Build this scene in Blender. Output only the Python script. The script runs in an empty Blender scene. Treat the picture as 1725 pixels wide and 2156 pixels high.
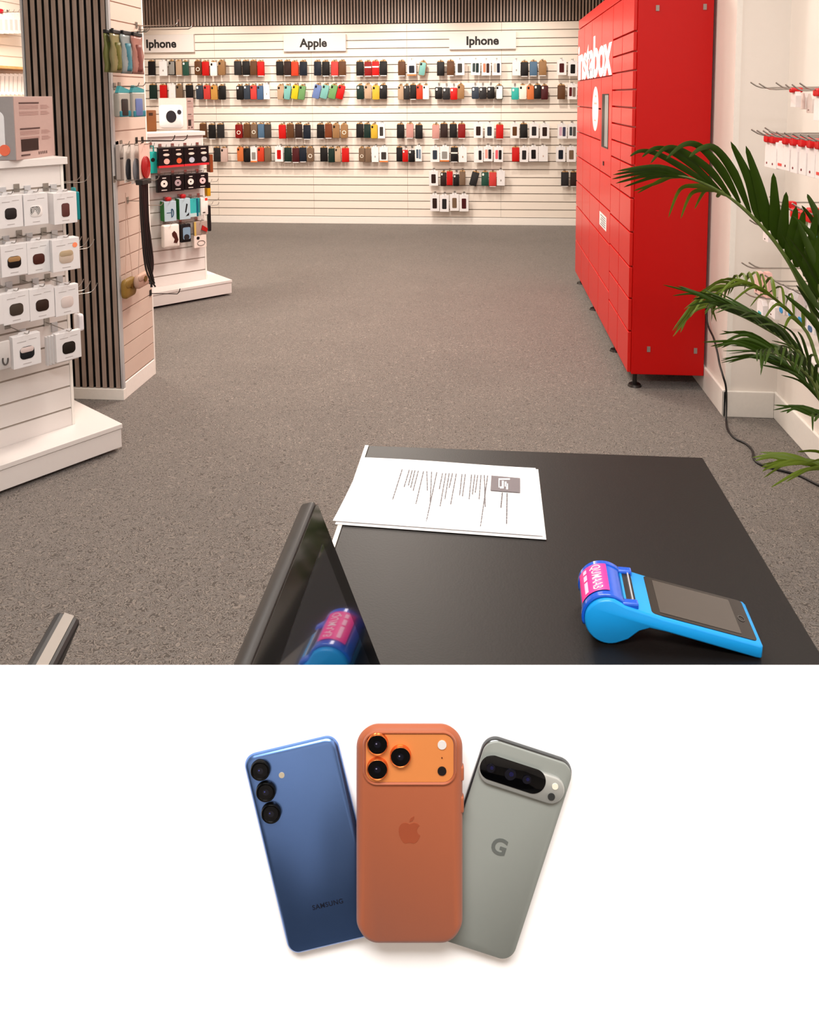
import bpy, math, random
from mathutils import Vector, Matrix
random.seed(7)
SC = bpy.context.scene
COL = SC.collection

# ------------------------------------------------------------------ camera
F_PX, PY0, PITCH, YAW, ROLL, EYE = 1668.2, 358.1, .092691, -.095238, -.0064624, 1.5
W_PX, H_PX = 1725.0, 2156.0
CAM = Vector((0, 0, EYE))
FW = Vector((math.sin(YAW)*math.cos(PITCH), math.cos(YAW)*math.cos(PITCH), -math.sin(PITCH)))
RT = Vector((math.cos(YAW), -math.sin(YAW), 0))
UP = RT.cross(FW)
RT, UP = math.cos(ROLL)*RT + math.sin(ROLL)*UP, -math.sin(ROLL)*RT + math.cos(ROLL)*UP
cd = bpy.data.cameras.new('camera'); cam = bpy.data.objects.new('camera', cd); COL.objects.link(cam)
cam.matrix_world = Matrix(((RT.x, UP.x, -FW.x, 0), (RT.y, UP.y, -FW.y, 0), (RT.z, UP.z, -FW.z, EYE), (0, 0, 0, 1)))
cd.sensor_fit = 'HORIZONTAL'; cd.sensor_width = 36; cd.lens = 36*F_PX/W_PX
cd.shift_y = -(H_PX/2 - PY0)/W_PX
cd.clip_start = .02; cd.clip_end = 60
SC.camera = cam

# ------------------------------------------------------------------ world, lamps, exposure
wd = bpy.data.worlds.new('world'); SC.world = wd; wd.use_nodes = True
wd.node_tree.nodes['Background'].inputs[0].default_value = (1, .9, .8, 1)
wd.node_tree.nodes['Background'].inputs[1].default_value = .3
SC.view_settings.view_transform = 'Standard'
SC.view_settings.look = 'None'
SC.view_settings.exposure = 0.0
SC.view_settings.gamma = 1
SC.view_settings.use_curve_mapping = False

def area(name, loc, size, power, color=(1, .93, .85), size_y=None, target=None, spread=180):
    l = bpy.data.lights.new(name, 'AREA'); l.energy = power; l.color = color
    l.shape = 'RECTANGLE'; l.size = size; l.size_y = size_y or size; l.spread = math.radians(spread)
    o = bpy.data.objects.new(name, l); COL.objects.link(o); o.location = loc
    if target is not None:
        o.rotation_euler = (Vector(target) - Vector(loc)).to_track_quat('-Z', 'Y').to_euler()
    return o
def spot(name, loc, target, power, angle=60, blend=.8, radius=.05, color=(1, .87, .74)):
    l = bpy.data.lights.new(name, 'SPOT'); l.energy = power; l.color = color
    l.spot_size = math.radians(angle); l.spot_blend = blend; l.shadow_soft_size = radius
    o = bpy.data.objects.new(name, l); COL.objects.link(o); o.location = loc
    o.rotation_euler = (Vector(target) - Vector(loc)).to_track_quat('-Z', 'Y').to_euler()
    return o
WARM = (1, .90, .80)
NEUT = (1, .975, .95)
area('unseen_light_counter', (-.15, -.45, 2.86), 1.5, 84, NEUT, .6)  # added unseen light that brightens the white display board
area('unseen_light_counter', (.1, 1.3, 2.86), .6, 7, NEUT)
area('ceiling_lamp_aisle', (-1.0, 1.6, 2.86), .6, 14, NEUT)
area('ceiling_lamp_aisle', (-.5, 3.4, 2.86), .6, 34, WARM)
area('ceiling_lamp_aisle', (-.7, 5.2, 2.86), .6, 88, WARM)
area('ceiling_lamp_aisle', (-1.2, 7.2, 2.86), .6, 62, WARM)
area('unseen_light_side', (.85, 2.2, 2.86), .5, 11, NEUT)  # added unseen light to brighten the right wall and its corner
area('unseen_light_side', (-3.3, 5.6, 2.86), .6, 66, WARM)
for sx in (-3.3, -2.1, -.9, .35):
    spot('ceiling_spot_wall', (sx, 7.75, 2.84), (sx + .1, 9.2, 1.45), 105, 74, .95, .05, (1, .90, .80))

# ------------------------------------------------------------------ helpers
def ray(px, py):
    return (px - W_PX/2)*RT/F_PX - (py - PY0)*UP/F_PX + FW
def atY(px, py, y): v = ray(px, py); return CAM + v*(y/v.y)
def atX(px, py, x): v = ray(px, py); return CAM + v*(x/v.x)
def atZ(px, py, z): v = ray(px, py); return CAM + v*((z - EYE)/v.z)
def hit(px, py, p, n):
    v = ray(px, py); n = Vector(n); return CAM + v*((Vector(p) - CAM).dot(n)/v.dot(n))

def lin(h):
    if isinstance(h, str):
        h = h.lstrip('#'); h = [int(h[i:i+2], 16)/255 for i in (0, 2, 4)]
    return [c/12.92 if c <= .04045 else ((c+.055)/1.055)**2.4 for c in h] + [1]
MATS = {}
def mat(key, hexc=None, rough=.5, metal=0, spec=.5, coat=0, vary=.04, scale=60, bump=0, trans=0, alpha=1, ior=1.45, sheen=0):
    if key in MATS: return MATS[key]
    m = bpy.data.materials.new(key); m.use_nodes = True; nt = m.node_tree
    b = nt.nodes['Principled BSDF']
    c = lin(hexc)
    b.inputs['Roughness'].default_value = rough; b.inputs['Metallic'].default_value = metal
    b.inputs['Specular IOR Level'].default_value = spec; b.inputs['Coat Weight'].default_value = coat
    b.inputs['Transmission Weight'].default_value = trans; b.inputs['IOR'].default_value = ior
    b.inputs['Alpha'].default_value = alpha; b.inputs['Coat Roughness'].default_value = .08
    b.inputs['Sheen Weight'].default_value = sheen
    tc = nt.nodes.new('ShaderNodeTexCoord'); nz = nt.nodes.new('ShaderNodeTexNoise')
    nz.inputs['Scale'].default_value = scale; nz.inputs['Detail'].default_value = 3
    nt.links.new(tc.outputs['Object'], nz.inputs['Vector'])
    mx = nt.nodes.new('ShaderNodeMix'); mx.data_type = 'RGBA'
    mx.inputs[6].default_value = [x*(1-vary) for x in c[:3]] + [1]
    mx.inputs[7].default_value = [min(1, x*(1+vary)) for x in c[:3]] + [1]
    nt.links.new(nz.outputs['Fac'], mx.inputs[0]); nt.links.new(mx.outputs[2], b.inputs['Base Color'])
    if bump:
        bp = nt.nodes.new('ShaderNodeBump'); bp.inputs['Strength'].default_value = bump; bp.inputs['Distance'].default_value = .002
        nt.links.new(nz.outputs['Fac'], bp.inputs['Height']); nt.links.new(bp.outputs['Normal'], b.inputs['Normal'])
    MATS[key] = m
    return m
def cm(hexc, rough=.5, **k):
    k.setdefault('spec', .25)
    return mat('finish_%s_%d_%s' % (hexc.lstrip('#'), int(rough*100), '_'.join('%s%s' % (a, b) for a, b in k.items())), hexc, rough, **k)

class MB:
    def __init__(s): s.v = []; s.f = []
    def add(s, vs, fs, M=None):
        n = len(s.v)
        s.v += [(M @ Vector(p)) if M is not None else Vector(p) for p in vs]
        s.f += [tuple(n+i for i in f) for f in fs]; return s
    def box(s, x0, x1, y0, y1, z0, z1, M=None):
        vs = [(x, y, z) for x in (x0, x1) for y in (y0, y1) for z in (z0, z1)]
        return s.add(vs, [(0, 1, 3, 2), (4, 6, 7, 5), (0, 4, 5, 1), (2, 3, 7, 6), (0, 2, 6, 4), (1, 5, 7, 3)], M)
    def loops(s, loops, cap=True, M=None, closed=True):
        n = len(loops[0]); vs = [p for l in loops for p in l]; fs = []
        for i in range(len(loops)-1):
            for j in range(n if closed else n-1):
                k = (j+1) % n
                fs.append((i*n+j, i*n+k, (i+1)*n+k, (i+1)*n+j))
        if cap: fs += [tuple(range(n))[::-1], tuple(range((len(loops)-1)*n, len(loops)*n))]
        return s.add(vs, fs, M)
    def prism(s, poly, y0, y1, M=None):      # poly in x,z; extruded along y
        return s.loops([[(x, y0, z) for x, z in poly], [(x, y1, z) for x, z in poly]], True, M)
    def slab(s, w, h, r, y0, y1, b=.0015, cx=0, z0=0, M=None, n=6):   # rounded slab standing up, front at y0, soft edges
        L = []
        for y, ins in ((y0, b), (y0+b*.35, b*.35), (y0+b, 0), (y1-b, 0), (y1-b*.35, b*.35), (y1, b)):
            L.append([(cx+x, y, z0+h/2+z) for x, z in rrect(w-2*ins, h-2*ins, max(r-ins, .0002), n)])
        return s.loops(L, True, M)
    def disc(s, cx, cz, r, y0, y1, n=24, M=None, rx=None):
        return s.prism([(cx+(rx or r)*math.cos(2*math.pi*i/n), cz+r*math.sin(2*math.pi*i/n)) for i in range(n)], y0, y1, M)
    def cyl(s, c, r, z0, z1, n=20, M=None, r2=None):
        r2 = r if r2 is None else r2
        A = [(c[0]+r*math.cos(2*math.pi*i/n), c[1]+r*math.sin(2*math.pi*i/n), z0) for i in range(n)]
        B = [(c[0]+r2*math.cos(2*math.pi*i/n), c[1]+r2*math.sin(2*math.pi*i/n), z1) for i in range(n)]
        return s.loops([A, B], True, M)
    def tube(s, pts, r, n=6, M=None):
        pts = [Vector(p) for p in pts]; L = []
        ref = None
        for i, p in enumerate(pts):
            t = (pts[min(i+1, len(pts)-1)] - pts[max(i-1, 0)]).normalized()
            if ref is None: ref = t.orthogonal().normalized()
            ref = (ref - t*ref.dot(t)).normalized(); b = t.cross(ref)
            rr = r[i] if isinstance(r, (list, tuple)) else r
            L.append([p + rr*(math.cos(2*math.pi*k/n)*ref + math.sin(2*math.pi*k/n)*b) for k in range(n)])
        return s.loops(L, True, M)
    def build(s, name, m, parent=None, smooth=False, bevel=0, loc=None, rotz=0):
        me = bpy.data.meshes.new(name); me.from_pydata([tuple(p) for p in s.v], [], s.f); me.update()
        import bmesh
        bm = bmesh.new(); bm.from_mesh(me); bmesh.ops.recalc_face_normals(bm, faces=bm.faces); bm.to_mesh(me); bm.free()
        me.materials.append(m)
        if smooth:
            for p in me.polygons: p.use_smooth = True
        o = bpy.data.objects.new(name, me); COL.objects.link(o)
        if parent is not None: o.parent = parent
        if loc is not None: o.location = loc; o.rotation_euler = (0, 0, rotz)
        if smooth and smooth != 'all':
            try: me.set_sharp_from_angle(angle=math.radians(38))
            except Exception: pass
        if bevel:
            bv = o.modifiers.new('bevel', 'BEVEL'); bv.width = bevel; bv.segments = 2; bv.limit_method = 'ANGLE'; bv.angle_limit = math.radians(50)
        return o
def rrect(w, h, r, n=6):
    r = min(r, w/2-1e-5, h/2-1e-5); P = []
    for cx, cz, a0 in ((w/2-r, h/2-r, 0), (-w/2+r, h/2-r, 90), (-w/2+r, -h/2+r, 180), (w/2-r, -h/2+r, 270)):
        for i in range(n+1):
            a = math.radians(a0 + 90*i/n); P.append((cx+r*math.cos(a), cz+r*math.sin(a)))
    return P
def smoothpath(pts, n=6):
    pts = [Vector(p) for p in pts]; out = []
    for i in range(len(pts)-1):
        p0, p1, p2, p3 = pts[max(i-1, 0)], pts[i], pts[i+1], pts[min(i+2, len(pts)-1)]
        for k in range(n):
            t = k/n
            out.append(.5*((2*p1) + (p2-p0)*t + (2*p0-5*p1+4*p2-p3)*t*t + (3*p1-p0-3*p2+p3)*t**3))
    return out + [pts[-1]]

def tag(o, label, cat, group=None, kind=None):
    o['label'] = label; o['category'] = cat
    if group: o['group'] = group
    if kind: o['kind'] = kind
    return o
def thing(name, label, cat, loc=(0, 0, 0), rotz=0, group=None):
    o = bpy.data.objects.new(name, None); COL.objects.link(o); o.empty_display_size = .05
    o.location = loc; o.rotation_euler = (0, 0, rotz)
    return tag(o, label, cat, group)
def struct(o, label, cat):
    o['kind'] = 'structure'; o['label'] = label; o['category'] = cat; return o
def text_mb(body, size, extrude=.0004, offset=0, align='CENTER', spacing=1.0, sx=1.0):
    cu = bpy.data.curves.new('lettering', 'FONT'); cu.body = body; cu.size = size; cu.align_x = align; cu.align_y = 'CENTER'
    cu.offset = offset*size; cu.space_character = spacing; cu.resolution_u = 4
    t = bpy.data.objects.new('lettering', cu); COL.objects.link(t)
    bpy.context.view_layer.update()
    me = bpy.data.meshes.new_from_object(t.evaluated_get(bpy.context.evaluated_depsgraph_get()))
    mb = MB()
    n = len(me.vertices)
    P = [v.co.copy() for v in me.vertices]; Fc = [tuple(p.vertices) for p in me.polygons]
    edges = {}
    for f in Fc:
        for a, b in zip(f, f[1:]+f[:1]): edges[(a, b)] = edges.get((a, b), 0) + 1
    front = [(p.x*sx, -extrude, p.y) for p in P]; back = [(p.x*sx, 0, p.y) for p in P]
    fs = list(Fc) + [tuple(n+i for i in reversed(f)) for f in Fc]
    for (a, b) in edges:
        if (b, a) not in edges: fs.append((a, n+a, n+b, b))
    mb.add(front+back, fs)
    bpy.data.objects.remove(t); bpy.data.curves.remove(cu); bpy.data.meshes.remove(me)
    return mb
ORD = ['first', 'second', 'third', 'fourth', 'fifth', 'sixth', 'seventh', 'eighth', 'ninth', 'tenth', 'eleventh', 'twelfth']

# ------------------------------------------------------------------ materials
def carpet():
    m = bpy.data.materials.new('loop_pile_carpet'); m.use_nodes = True; nt = m.node_tree; b = nt.nodes['Principled BSDF']
    tc = nt.nodes.new('ShaderNodeTexCoord')
    n1 = nt.nodes.new('ShaderNodeTexNoise'); n1.inputs['Scale'].default_value = 42; n1.inputs['Detail'].default_value = 1.2; n1.inputs['Distortion'].default_value = .9
    nt.links.new(tc.outputs['Object'], n1.inputs['Vector'])
    s1 = nt.nodes.new('ShaderNodeMath'); s1.operation = 'MULTIPLY'; s1.inputs[1].default_value = 62
    a0 = nt.nodes.new('ShaderNodeMath'); a0.operation = 'SINE'
    a1 = nt.nodes.new('ShaderNodeMath'); a1.operation = 'MULTIPLY_ADD'; a1.inputs[1].default_value = .5; a1.inputs[2].default_value = .5
    nt.links.new(n1.outputs['Fac'], s1.inputs[0]); nt.links.new(s1.outputs[0], a0.inputs[0]); nt.links.new(a0.outputs[0], a1.inputs[0])
    r = nt.nodes.new('ShaderNodeValToRGB')
    r.color_ramp.elements[0].position = .1; r.color_ramp.elements[0].color = lin('#4a433d')
    r.color_ramp.elements[1].position = .9; r.color_ramp.elements[1].color = lin('#7f766e')
    nt.links.new(a1.outputs[0], r.inputs[0])
    n2 = nt.nodes.new('ShaderNodeTexNoise'); n2.inputs['Scale'].default_value = 2.0; n2.inputs['Detail'].default_value = 3
    nt.links.new(tc.outputs['Object'], n2.inputs['Vector'])
    n3 = nt.nodes.new('ShaderNodeTexNoise'); n3.inputs['Scale'].default_value = 240; n3.inputs['Detail'].default_value = 2
    nt.links.new(tc.outputs['Object'], n3.inputs['Vector'])
    mx = nt.nodes.new('ShaderNodeMix'); mx.data_type = 'RGBA'; mx.blend_type = 'OVERLAY'; mx.inputs[0].default_value = .45
    nt.links.new(r.outputs[0], mx.inputs[6]); nt.links.new(n3.outputs['Fac'], mx.inputs[7])
    mx2 = nt.nodes.new('ShaderNodeMix'); mx2.data_type = 'RGBA'; mx2.blend_type = 'OVERLAY'; mx2.inputs[0].default_value = .16
    nt.links.new(mx.outputs[2], mx2.inputs[6]); nt.links.new(n2.outputs['Fac'], mx2.inputs[7])
    nt.links.new(mx2.outputs[2], b.inputs['Base Color'])
    b.inputs['Roughness'].default_value = .85; b.inputs['Specular IOR Level'].default_value = .25; b.inputs['Sheen Weight'].default_value = .25
    bp = nt.nodes.new('ShaderNodeBump'); bp.inputs['Strength'].default_value = .5; bp.inputs['Distance'].default_value = .003
    nt.links.new(a1.outputs[0], bp.inputs['Height']); nt.links.new(bp.outputs['Normal'], b.inputs['Normal'])
    return m
def wood(key, c1, c2, scale=(40, 40, 3), rough=.5):
    m = bpy.data.materials.new(key); m.use_nodes = True; nt = m.node_tree; b = nt.nodes['Principled BSDF']
    tc = nt.nodes.new('ShaderNodeTexCoord'); mp = nt.nodes.new('ShaderNodeMapping'); mp.inputs['Scale'].default_value = scale
    nz = nt.nodes.new('ShaderNodeTexNoise'); nz.inputs['Scale'].default_value = 1.2; nz.inputs['Detail'].default_value = 5; nz.inputs['Distortion'].default_value = .6
    r = nt.nodes.new('ShaderNodeValToRGB'); r.color_ramp.elements[0].color = lin(c1); r.color_ramp.elements[1].color = lin(c2)
    r.color_ramp.elements[0].position = .3; r.color_ramp.elements[1].position = .7
    nt.links.new(tc.outputs['Object'], mp.inputs[0]); nt.links.new(mp.outputs[0], nz.inputs['Vector']); nt.links.new(nz.outputs['Fac'], r.inputs[0])
    nt.links.new(r.outputs[0], b.inputs['Base Color']); b.inputs['Roughness'].default_value = rough
    return m
M_CARPET = carpet()
M_WOOD = wood('brown_slat_wood', '#8b7769', '#a8958a')
M_SLATCORE = mat('black_fibre_core', '#120e0c', .8)
M_BLACKFELT = mat('black_felt', '#0d0a09', .95, vary=.2, scale=200)
M_WHITE = mat('white_laminate', '#e4deda', .38, vary=.012)
M_SLAT = mat('slatwall_laminate', '#efe5d9', .42, vary=.012)
M_GROOVE = mat('groove_shadow_board', '#b5a99d', .7)
M_PEACH = mat('slatwall_reflected_tint', '#cfbaac', .5, vary=.015)  # beige puts shade and red light reflected off the locker into the colour
M_PAINT = mat('painted_wall', '#eee6de', .6, vary=.012, scale=30, bump=.05)
M_CEIL = mat('ceiling_paint', '#f3efe9', .8)
M_TRIM = mat('gloss_trim_paint', '#f2ede6', .3)
M_CHROME = mat('chrome_wire', '#a7a29c', .3, metal=1)
M_DARKMETAL = mat('dark_metal', '#3a3634', .4, metal=.8)
M_ALU = mat('brushed_aluminium', '#d6d8dc', .3, metal=.6)
M_RED = mat('red_locker_paint', '#c20301', .4, spec=.35, vary=.015)
M_REDDOOR = mat('red_locker_door', '#cf120a', .32, spec=.45, coat=.08, vary=.015)
M_BLACK = mat('black_plastic', '#161414', .45)
M_BLACKGLOSS = mat('black_glass', '#050506', .06, spec=.6, coat=.6)
M_DESK = mat('black_desk_laminate', '#0e0a08', .48, spec=.33, vary=.12, scale=350, bump=.08)
M_CARD = mat('kraft_card', '#b98f5e', .8)
M_CARTON = mat('white_carton', '#e6e3e3', .45, vary=.01)
M_INK = mat('dark_ink', '#141011', .6)
M_SCREENGREY = mat('grey_screen_glass', '#47413c', .12, spec=.6)

# ------------------------------------------------------------------ room shell
XL, XR, YB, YF, ZC = -4.15, 1.352, 9.21, -2.6, 2.95
XB = 1.72                          # right end of the far wall, in the recess beyond the locker
COLX, COLY = 1.122, 3.712          # the projecting wall corner right of the locker
struct(MB().box(XL-.1, 2.0, YF-.1, YB+.1, -.1, 0).build('floor', M_CARPET), 'grey brown loop pile carpet floor', 'floor')
struct(MB().box(XL-.1, 2.0, YF-.1, YB+.1, ZC, ZC+.1).build('ceiling', M_CEIL), 'plain white shop ceiling', 'ceiling')
PITCHZ = .0943; ZTOP = 2.339
mb = MB().box(XL, XB, YB+.008, YB+.1, 0, ZC)
xs = [XL, -3.189, -2.024, -.902, .187, 1.3, XB]
nrow = int(round((ZTOP-.086)/PITCHZ)); ph = (ZTOP-.086)/nrow
for i in range(nrow):
    for a, b in zip(xs, xs[1:]):
        mb.box(a+.0012, b-.0012, YB-.006, YB+.008, .086+i*ph+.005, .086+(i+1)*ph-.005)
w = struct(mb.build('wall_back', M_SLAT), 'cream slatted shop wall with horizontal grooves at the far end', 'wall')
w.data.materials.append(mat('groove_shade_backing', '#85796e', .6))  # darker backing colours in the shade of the grooves
for q in range(6): w.data.polygons[q].material_index = 1
struct(MB().box(XL, XB, YB-.014, YB, 0, .084).build('baseboard_back', M_TRIM, bevel=.003), 'cream baseboard under the slatted far wall', 'baseboard')
mb = MB(); x = XL
while x < XB-.03:
    mb.box(x, x+.0205, YB-.028, YB-.004, ZTOP+.004, ZC-.002); x += .0366
o = struct(mb.build('trim_1', M_WOOD), 'brown vertical wood slats above the far wall', 'cladding')
struct(MB().box(XL, XB, YB-.0035, YB+.007, ZTOP+.002, ZC-.001).build('trim_2', M_BLACKFELT), 'black backing felt behind the wood slats', 'cladding')
mb = MB().box(XL-.1, XL-.01, YF, YB, 0, ZC)
for i in range(30):
    mb.box(XL-.011, XL, 3.2, YB-.02, .086+i*ph+.005, .086+(i+1)*ph-.005)
struct(mb.build('wall_left', M_SLAT), 'cream slatted wall on the left', 'wall')
struct(MB().box(XL, 2.0, YF-.1, YF, 0, ZC).build('wall_front', M_PAINT), 'plain wall behind the counter', 'wall')
mb = MB().box(COLX, 2.0, COLY, 6.44, 0, ZC).box(XR, 2.0, YF, COLY, 0, ZC).box(XB, 2.0, 6.44, YB+.1, 0, ZC)
struct(mb.build('wall_right', M_PAINT), 'off white painted wall with a stepped corner beside the locker', 'wall')
mb = MB()
mb.box(COLX-.014, COLX, COLY-.014, 6.44, 0, .125).box(COLX-.014, XR-.0141, COLY-.014, COLY, 0, .125)
mb.box(XR-.014, XR, YF, COLY-.0001, 0, .125)
struct(mb.build('baseboard_right', M_TRIM, bevel=.004), 'white baseboard around the stepped right wall', 'baseboard')
struct(MB().box(COLX-.003, COLX+.022, COLY-.003, COLY, .126, ZC).build('trim_3', M_TRIM), 'white corner strip on the wall edge beside the locker', 'trim')

# ------------------------------------------------------------------ pillar
PX0, PX1, PYF, PYB = -2.232, -1.79, 3.68, 4.05
t = thing('pillar', 'square pillar faced with dark brown vertical wood slats, beige-tinted slatwall on one side', 'pillar', ((PX0+PX1)/2, (PYF+PYB)/2, 0))
def PL(mb, name, m, **k):
    M = Matrix.Translation((-(PX0+PX1)/2, -(PYF+PYB)/2, 0)); mb.v = [M @ p for p in mb.v]; return mb.build(name, m, t, **k)
PL(MB().box(PX0, PX1-.012, PYF+.02, PYB, 0, ZC-.001), 'core', M_BLACKFELT)
mb = MB(); x = PX0+.013
while x < PX1-.03:
    mb.box(x, x+.0215, PYF+.006, PYF+.0199, .058, ZC-.002); x += .0353
PL(mb, 'slat_core', M_SLATCORE)
mb = MB(); x = PX0+.013
while x < PX1-.03:
    mb.box(x, x+.0215, PYF+.004, PYF+.0059, .058, ZC-.002); x += .0353
PL(mb, 'slat_cladding', M_WOOD)
PL(MB().box(PX0-.002, PX0+.008, PYF, PYF+.03, .058, ZC-.002), 'edge_trim', M_ALU)
PL(MB().box(PX1-.012, PX1, PYF-.001, PYF+.019, .058, ZC-.002), 'edge_trim', M_ALU)
mb = MB().box(PX1-.02, PX1-.008, PYF+.02, PYB, .085, ZC-.002)
i = 0; z = .09
while z < ZC-.1:
    mb.box(PX1-.008, PX1, PYF+.02, PYB, z+.003, min(z+.0893-.003, ZC-.004)); z += .0893
PL(mb, 'slatwall_panel', M_PEACH)
PL(MB().box(PX1-.02, PX1+.001, PYB-.002, PYB+.012, .0, ZC-.002), 'corner_strip', M_TRIM)
PL(MB().box(PX0, PX1+.002, PYF-.006, PYF+.019, 0, .056).box(PX1-.02, PX1+.002, PYF+.0192, PYB-.003, 0, .084), 'skirting', M_TRIM, bevel=.002)

# ------------------------------------------------------------------ red parcel locker
LX, LY0, LY1, LZ0, LZ1 = .74, 4.022, 6.40, .08, 2.085
t = thing('parcel_locker', 'tall red parcel locker with many small doors and white lettering', 'locker', (LX, LY0, 0))
def LK(mb, name, m, par=None, **k):
    if par is None or par is t:
        mb.v = [p - Vector((LX, LY0, 0)) for p in mb.v]; return mb.build(name, m, t, **k)
    mb.v = [p - Vector((LX, LY0, 0)) for p in mb.v]; return mb.build(name, m, par, **k)
LK(MB().box(LX+.006, COLX-.016, LY0, LY1, LZ0, LZ1), 'cabinet', M_RED, bevel=.003)
Mf = Matrix(((0, 1, 0, LX), (-1, 0, 0, 0), (0, 0, 1, 0), (0, 0, 0, 1)))   # local x -> -y, local y -> +x
def door(y0, y1, z0, z1, nm='door', gap=.004):
    return LK(MB().box(LX-.012, LX+.0055, y0+gap, y1-gap, z0+gap, z1-gap), nm, M_REDDOOR, bevel=.0025)
ZT = 2.01
rowsA = [LZ0+.004, .302, .472, .636, .812, .984, 1.149, 1.245, 1.341, 1.436, 1.527, 1.622, 1.715, 1.813, ZT]
for a, b in ((LY0+.004, 4.352), (4.352, 4.668)):
    for z0, z1 in zip(rowsA, rowsA[1:]): door(a, b, z0, z1)
rowsM = [LZ0+.004, .35, .626, .822, 1.022, 1.214, 1.413, 1.612]
for a, b in ((5.105, 5.57), (5.57, 5.99), (5.99, LY1-.004)):
    for z0, z1 in zip(rowsM, rowsM[1:]): door(a, b, z0, z1)
for z0, z1 in zip(rowsM[:4], rowsM[1:5]): door(4.668, 5.105, z0, z1)
cp = door(4.668, 5.105, 1.022, 1.612, 'control_panel')
sc_ = LK(MB().box(LX-.0135, LX-.0123, 4.785, 5.05, 1.18, 1.508), 'touchscreen', mat('matt_black_glass', '#070606', .3, spec=.12), cp)
LK(MB().box(LX-.0141, LX-.0136, 4.795, 4.925, 1.19, 1.50), 'display', mat('pale_grey_display', '#8f8f8e', .3, spec=.2), cp)
LK(MB().box(LX-.016, LX-.0123, 4.935, 4.965, 1.07, 1.095), 'card_reader', M_BLACK, cp)
for a, b in ((4.668, 5.105), (5.105, 5.57), (5.57, 5.99), (5.99, LY1-.004)): door(a, b, 1.612, ZT, 'door')
LK(MB().box(LX-.008, LX+.0055, LY0+.004, LY1-.004, ZT+.006, LZ1-.002), 'top_fascia', M_REDDOOR, bevel=.002)
M_WHITEINK = mat('white_lettering', '#ffffff', .5)
tm = text_mb('instabox', .36, .0008, .034, sx=1.22, spacing=.92)
zc = 1.74
xs_ = [p.x for p in tm.v]; x0t, x1t = min(xs_), max(xs_)
ya, yb = 6.36, 4.69           # far and near end of the lettering
for i, p in enumerate(tm.v):
    yy = ya + (p.x-x0t)/(x1t-x0t)*(yb-ya)
    tm.v[i] = Vector((LX-.0123+p.y, yy, zc+p.z*1.02))
LK(tm, 'lettering', M_WHITEINK)
n = 40
circ = MB().add([(LX-.0126, 5.355+.145*math.cos(2*math.pi*i/n), 1.41+.147*math.sin(2*math.pi*i/n)) for i in range(n)] + [(LX-.0121, 5.355+.145*math.cos(2*math.pi*i/n), 1.41+.147*math.sin(2*math.pi*i/n)) for i in range(n)],
    [tuple(range(n)), tuple(range(2*n-1, n-1, -1))] + [(i, (i+1) % n, n+(i+1) % n, n+i) for i in range(n)])
st = LK(circ, 'round_sticker', M_CARTON)
M_PINKINK = mat('pale_red_ink', '#e3a79d', .6)
for yy, z0, z1, hw in ((5.345, 1.487, 1.50, .03), (5.35, 1.44, 1.452, .06), (5.36, 1.33, 1.338, .05)): LK(MB().box(LX-.0131, LX-.0127, yy-hw, yy+hw, z0, z1), 'sticker_print', M_PINKINK, st)
nl = LK(MB().box(LX-.0126, LX-.0121, 4.80, 5.09, .682, .768), 'paper_notice', M_CARTON)
mk = MB()
for k in range(5): mk.box(LX-.0131, LX-.0127, 4.84, 5.04-.03*(k % 2), .694+k*.014, .698+k*.014)
LK(mk, 'notice_print', M_INK, nl)
M_FASTENER = mat('grey_fastener', '#9b8f8a', .4, metal=.5)
for px, py in ((1366, 735), (1488, 739), (1385, 17), (1513, 14)):
    p = atY(px, py, LY0)
    LK(MB().box(min(p.x, COLX-.06)-.008, min(p.x, COLX-.06)+.008, LY0-.004, LY0+.001, p.z-.014, p.z+.014), 'side_bolt', M_FASTENER)
for fx, fy in ((LX+.035, 4.075), (COLX-.09, 4.36), (LX+.03, 4.64), (COLX-.09, 4.64), (LX+.03, 5.55), (COLX-.09, 5.55), (LX+.03, 6.33), (COLX-.09, 6.33)):
    LK(MB().cyl((fx, fy), .036, 0, .012, 20, None, .03).cyl((fx, fy), .011, .012, LZ0+.001, 12), 'levelling_foot', M_DARKMETAL, smooth=True)

# ------------------------------------------------------------------ packaged goods builders (front faces -y, origin at bottom centre)
def hookwire(name, parent, length, m=M_CHROME, up=.02, r=.0022, plate=True, z=0):
    mb = MB().tube([(0, 0, z), (0, -length*.55, z), (0, -length*.93, z), (0, -length, z+up*.35), (0, -length-.006, z+up)], r, 6)
    if plate: mb.box(-.011, .011, -.003, .0, z-.012, z+.02)
    return mb.build(name, m, parent, smooth=True)
def peg(loc, rotz, length, label, group, up=.02, r=.0022, m=M_CHROME):
    mb = MB().tube([(0, 0, 0), (0, -length*.55, 0), (0, -length*.93, 0), (0, -length, up*.35), (0, -length-.006, up)], r, 6).box(-.011, .011, -.003, .0, -.012, .02)
    o = mb.build('display_hook', m, None, smooth=True, loc=loc, rotz=rotz)
    return tag(o, label, 'hook', group)

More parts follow.
